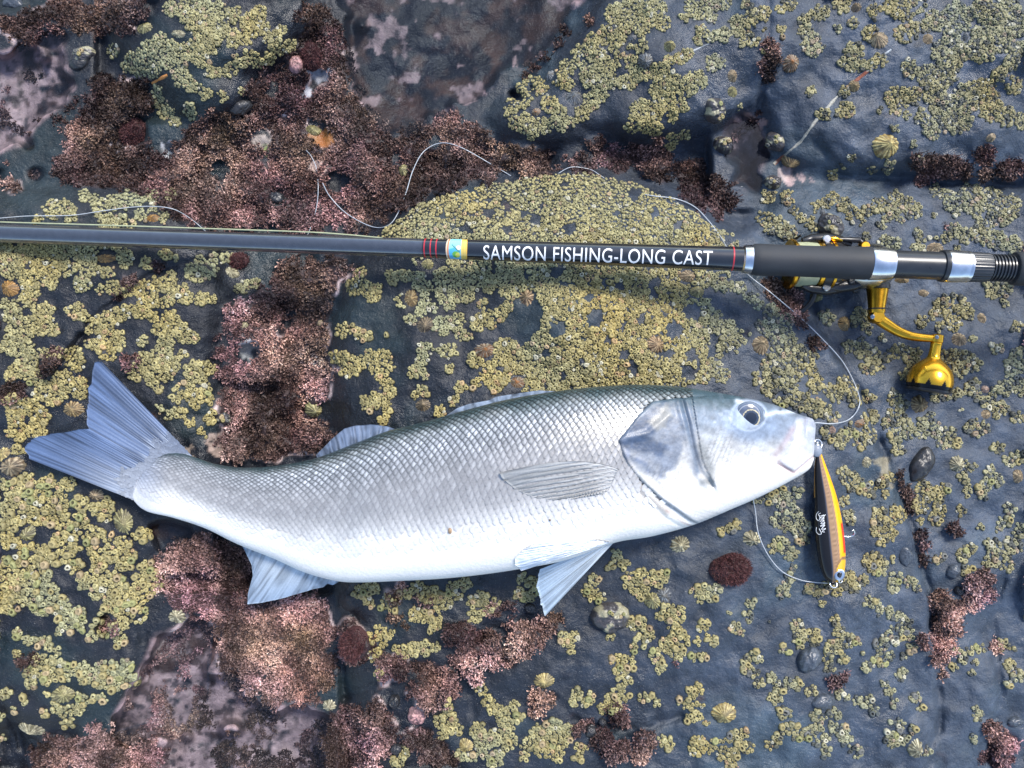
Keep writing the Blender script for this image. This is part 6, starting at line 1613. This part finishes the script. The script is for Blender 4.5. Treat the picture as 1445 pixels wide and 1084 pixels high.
part('screw', lathe(P(1231, 447, .0046), P(1231, 447, .0058), [(0, .0017), (.7, .0017), (1, .0012)], 20), G['steel'], hd_)
ap = cr([P(1236, 447, HZc), P(1250, 457, HZc), P(1266, 467, HZc), P(1284, 474, HZc), P(1304, 477, HZc), P(1320, 478, HZc)], 40)
V, F = tube(ap, np.interp(np.linspace(0, 1, 40), [0, .15, .6, 1], [.0046, .0045, .0034, .0028]), 18)
part('crank_arm', (V, F), G['gold'], hd_, False)
V, F = tube(cr([P(1243, 451, HZc + .0048), P(1262, 463, HZc + .0044), P(1284, 472, HZc + .0036)], 20) , [.0006] * 20, 8)
part('groove_ridge', (V, F), G['gold'], hd_, False)
part('joint', lathe(P(1323, 472, HZc), P(1321, 487, HZc), [(0, .0030), (.1, .0046), (.75, .0046), (.8, .0040), (.9, .0044), (1, .004)], 32), G['gold'], hd_)
part('screw', lathe(P(1322, 476, .0040), P(1322, 476, .0050), [(0, .0015), (.7, .0015), (1, .001)], 18), G['steel'], hd_)
k0 = P(1321, 486, HZc); k1 = P(1309.5, 553, HZc - .001)
kp_ = np.array([(0, .0041), (.04, .0039), (.15, .0040), (.24, .0043), (.30, .0052), (.34, .0068), (.38, .0087), (.43, .0107), (.50, .0129), (.58, .0146), (.66, .0156), (.74, .0162), (.82, .0163), (.90, .0159), (.955, .0152)])
prof = [tuple(p_) for p_ in cr(kp_, 60)]
seg = 144
V, F = lathe(k0, k1, prof, seg)
aa = np.tile(np.linspace(0, 2 * np.pi, seg, endpoint=False), len(prof)); ff = np.repeat([p_[0] for p_ in prof], seg)
tooth = .86 - .12 * np.clip(1 - np.abs(((aa / (2 * np.pi) * 9) % 1) - .5) * 5, 0, 1)
kc = np.where((ff > tooth)[:, None], np.array([.02, .022, .025]), np.array([.80, .43, .035]))
kc = np.vstack([kc, [[.8, .43, .035]], [[.02, .02, .02]]])
me = mesh('knob', V, F, kc); me.set_sharp_from_angle(angle=R(40))
kn = obj('knob', me, G['knob'], hd_)
part('rubber_base', lathe(k0, k1, [(.94, .0146), (.945, .0159), (.985, .0155), (1.0, .0142), (1.0, .004)], 72), G['blackmetal'], kn)

# ------------------------------------------------------------------ lines
def hz(px, py, up=.0): return float(HZ(px, py)) + up
def line_thing(name, pts, r, label, n=90, mat='line'):
    """pts: (px, py, z or None -> lies on the rock with clearance)"""
    q = []
    for p in pts:
        z = p[2] if len(p) > 2 and p[2] is not None else hz(p[0], p[1], .003)
        q.append(P(p[0], p[1], z))
    c = cr(q, n)
    V, F = tube(c, r, 8)
    return obj(name, mesh(name, V, F), M[mat], label=label, cat='fishing line', group='fishing line')
rz = lambda px: rod_at(px).z
line_thing('fishing_line', [(-260, 304, rz(-260) + .004), (-120, 309, rz(-120) + .004), (0, 313.5, rz(0) + .004), (150, 318, rz(150) + .0045), (300, 323, rz(300) + .0045), (430, 327.5, rz(430) + .004), (485, 331, rz(485) + .003), (540, 336, rz(540) + .004)], .00055, 'pale straight line running along the top edge of the rod', 60, 'braid')
line_thing('fishing_line', [(-60, 312), (0, 308), (40, 305), (100, 304), (150, 297), (200, 291.5), (240, 294), (265, 306), (285, 322), (300, 336, rz(300) - .009)], .00034, 'thin clear line arching above the thin end of the rod')
line_thing('fishing_line', [(432, 336, rz(432) - .008), (438, 322), (446, 296), (449, 268), (447, 240), (440, 222), (432, 212)], .0003, 'thin clear line curving up the gully beside the orange sponge')
line_thing('fishing_line', [(455, 258), (466, 278), (490, 302), (525, 320), (548, 318), (562, 300), (573, 272), (583, 240), (598, 214), (622, 202), (650, 208), (690, 230), (722, 249, hz(722, 249) - .001)], .00036, 'looping clear line in the gully above the rod emblem', 220)
line_thing('fishing_line', [(786, 246, hz(786, 246) - .001), (806, 236), (832, 239), (846, 247), (856, 254, hz(856, 254) - .002)], .0003, 'short faint bit of clear line showing above the barnacled dome', 40)
line_thing('fishing_line', [(905, 274, hz(905, 274) - .001), (925, 277), (955, 281), (980, 292), (1000, 312), (1018, 336), (1026, 350, rz(1026) - .011), (1042, 372, rz(1042) - .013), (1058, 390), (1090, 415, -.001), (1130, 449, -.004), (1160, 478), (1190, 512), (1210, 552), (1212, 574), (1198, 592), (1175, 598, .028), (1150, 597, .033), (1138, 604, .034)], .00042, 'clear leader running under the grip and round into the fish mouth', 220)

# ------------------------------------------------------------------ the lure
lc = cr([(1155, 636), (1157, 655), (1161, 680), (1165, 705), (1169, 740), (1172.5, 775), (1175, 800), (1175, 815), (1174, 825)], 90)
lw = cr(np.array([2.5, 7.5, 12.5, 16.5, 20, 20.5, 18, 12.5, 2])[:, None], 90)[:, 0]
zc = np.array([hz(x_, y_) for x_, y_ in lc]); zl = np.linspace(zc[10], zc[75], 90) + .0105
zl = np.maximum(zl, zc + lw * S * .8)
zl = np.convolve(np.pad(zl, 8, 'edge'), np.ones(17) / 17, 'valid')
seg = 64
a = np.linspace(0, 2 * np.pi, seg, endpoint=False)
tl = np.gradient(lc, axis=0); tl /= np.linalg.norm(tl, axis=1)[:, None]; nl = np.stack([tl[:, 1], -tl[:, 0]], -1)       # nl: right in picture
nl = np.where(nl[:, :1] > 0, nl, -nl)
lx = lc[:, :1] + nl[:, :1] * lw[:, None] * np.cos(a); ly = lc[:, 1:] + nl[:, 1:] * lw[:, None] * np.cos(a)
lz = zl[:, None] + lw[:, None] * S * .82 * np.sin(a)
fr_ = (np.cos(a)[None] * np.ones((90, 1)) + 1) / 2
tt = np.linspace(0, 1, 90)[:, None] * np.ones((1, seg))
up = np.sin(a)[None] > -.3
LCc = np.ones((90, seg, 3)) * np.array([.012, .012, .014])
pin = lambda m, c: np.where(m[..., None], np.array(c), LCc)
LCc = pin((fr_ > .46), (.05, .055, .075))
LCc = pin((fr_ > .46) & (fr_ < .50), (.55, .58, .62))
scl = .75 + .25 * np.sin(tt * 330 + np.round(fr_ * 40) * 3.14) * np.sin(fr_ * 120)
LCc = np.where(((fr_ > .53) & (fr_ < .80))[..., None], np.array([.36, .225, .13]) * scl[..., None], LCc)
LCc = pin((fr_ >= .80), (.82, .38, .01))
LCc = pin((fr_ > .93) & (tt > .50) & (tt < .66), (.70, .05, .02))
g1 = (tt > .68) & (tt < .90) & (fr_ > .62)
LCc = np.where((g1 & (np.abs(np.hypot((tt - .79) * 6, (fr_ - .95) * 1.9) - .60) < .07))[..., None], np.array([.22, .13, .06]), LCc)
LCc = np.where((g1 & (np.hypot((tt - .79) * 6, (fr_ - .95) * 1.9) < .53))[..., None], np.array([.72, .38, .03]), LCc)
LCc = np.where((g1 & (fr_ < .78) & (tt > .8))[..., None], np.array([.36, .26, .2]), LCc)
LCc = np.where(((fr_ < .05) & (tt < .35))[..., None], np.array([.45, .22, .05]), LCc)
LCc = pin((tt > .955), (.012, .012, .014))
lure = empty('fishing_lure', V3(1170, 740, float(zl.min()) - .008), 'black and orange minnow lure hanging at the fish mouth', 'lure')
lb = obj('lure_body', mesh('lure_body', P(lx, ly, lz).reshape(-1, 3), grid_faces(90, seg, False, True), LCc.reshape(-1, 3)), M['lure'], lure)
# eye: silver diamond disc
pe_ = P(1184, 811, float(zl[82]) + .0062)
V, F = lathe(pe_ - np.array([.0, 0, .004]), pe_ + np.array([.0006, -.0002, .0006]), [(0, .0040), (.9, .0042), (1, .0034)], 24)
le = part('eye', (V, F), M['silver'], lure)
V, F = lathe(pe_ + np.array([.0004, -.0002, .0005]), pe_ + np.array([.0007, -.0003, .0011]), [(0, .0020), (.7, .0020), (1, .0012)], 20)
part('pupil', (V, F), M['blackmetal'], le)
def ring(px, py, z, r, tr, tilt=(0, 0, 1)):
    t = np.array(tilt, float); t /= np.linalg.norm(t)
    u_ = np.cross(t, [0.3, 1, .2]); u_ /= np.linalg.norm(u_); w_ = np.cross(t, u_)
    c = P(px, py, z); a = np.linspace(0, 2 * np.pi, 29)
    return tube(c + r * (np.cos(a)[:, None] * u_ + np.sin(a)[:, None] * w_), tr, 8)
z0 = float(zl[0])
part('split_ring', ring(1154, 627, z0 + .001, .0034, .0006, (.3, .2, 1)), M['silver'], lure, False)
part('swivel', tube(cr([P(1154, 622, z0 + .003), P(1153, 630, z0 + .003), P(1155, 637, z0 + .001)], 14), [.0008] * 4 + [.002] * 5 + [.0008] * 5, 10), M['silver'], lure, False)
part('split_ring', ring(1176, 824, float(zl[-1]) + .001, .0028, .0005, (.2, .4, 1)), M['silver'], lure, False)
part('line_tie', ring(1186, 819, float(zl[84]) + .001, .0018, .0005, (.6, .1, 1)), M['silver'], lure, False)
hk = cr([P(1183, 752, float(zl[55]) - .004), P(1192, 757, float(zl[55]) - .004), P(1201, 757, float(zl[55]) - .004), P(1206, 753, float(zl[55]) - .003), P(1204.5, 748, float(zl[55]) - .001), P(1202, 750, float(zl[55]))], 40)
part('hook', tube(hk, np.concatenate([np.full(32, .0006), np.linspace(.0006, .0001, 8)]), 8), M['silver'], lure, False)
hk = cr([P(1153, 624, z0 + .002), P(1148, 630, z0 + .003), P(1143, 636, z0 + .002), P(1146, 641, z0 + .001)], 24)
part('hook', tube(hk, .0007, 8), M['silver'], lure, False)
# white handwriting on the black back
def on_lure(px, py, up=.0004):
    i = int(np.argmin(np.abs(lc[:, 1] - py)))
    u_ = (px - lc[i, 0]) / lw[i]
    return P(px, py, zl[i] + lw[i] * S * .82 * math.sqrt(max(0, 1 - u_ * u_)) + up)
letters = [[(1155, 722), (1152, 726), (1152, 732), (1155, 735), (1157, 730), (1155, 726), (1158, 724)],
           [(1158, 728), (1163, 727), (1157, 731), (1163, 731), (1158, 734)], [(1157, 736), (1163, 734), (1158, 739), (1164, 738), (1158, 742)],
           [(1165, 726), (1161, 732), (1163, 738), (1160, 746)], [(1158, 743), (1164, 741), (1159, 747), (1165, 746), (1160, 750), (1164, 751)],
           [(1152, 744), (1152, 750), (1155, 754), (1159, 753), (1156, 746)]]
LVt = []; LFt = []; of = 0
for st_ in letters:
    V, F = tube(cr([on_lure(*p_) for p_ in st_], 30), .00022, 6)
    LVt.append(V); LFt += [f + of for f in F]; of += len(V)
obj('lettering', mesh('lettering', np.vstack(LVt), LFt), M['white_print'], lb)
zt2 = float(zl[-1])
line_thing('fishing_line', [(1062, 700, .022), (1066, 722), (1070, 752), (1083, 782), (1103, 806), (1128, 818), (1150, 822, None), (1168, 823, zt2)], .00038, 'clear line from under the fish head to the nose of the lure', 90)
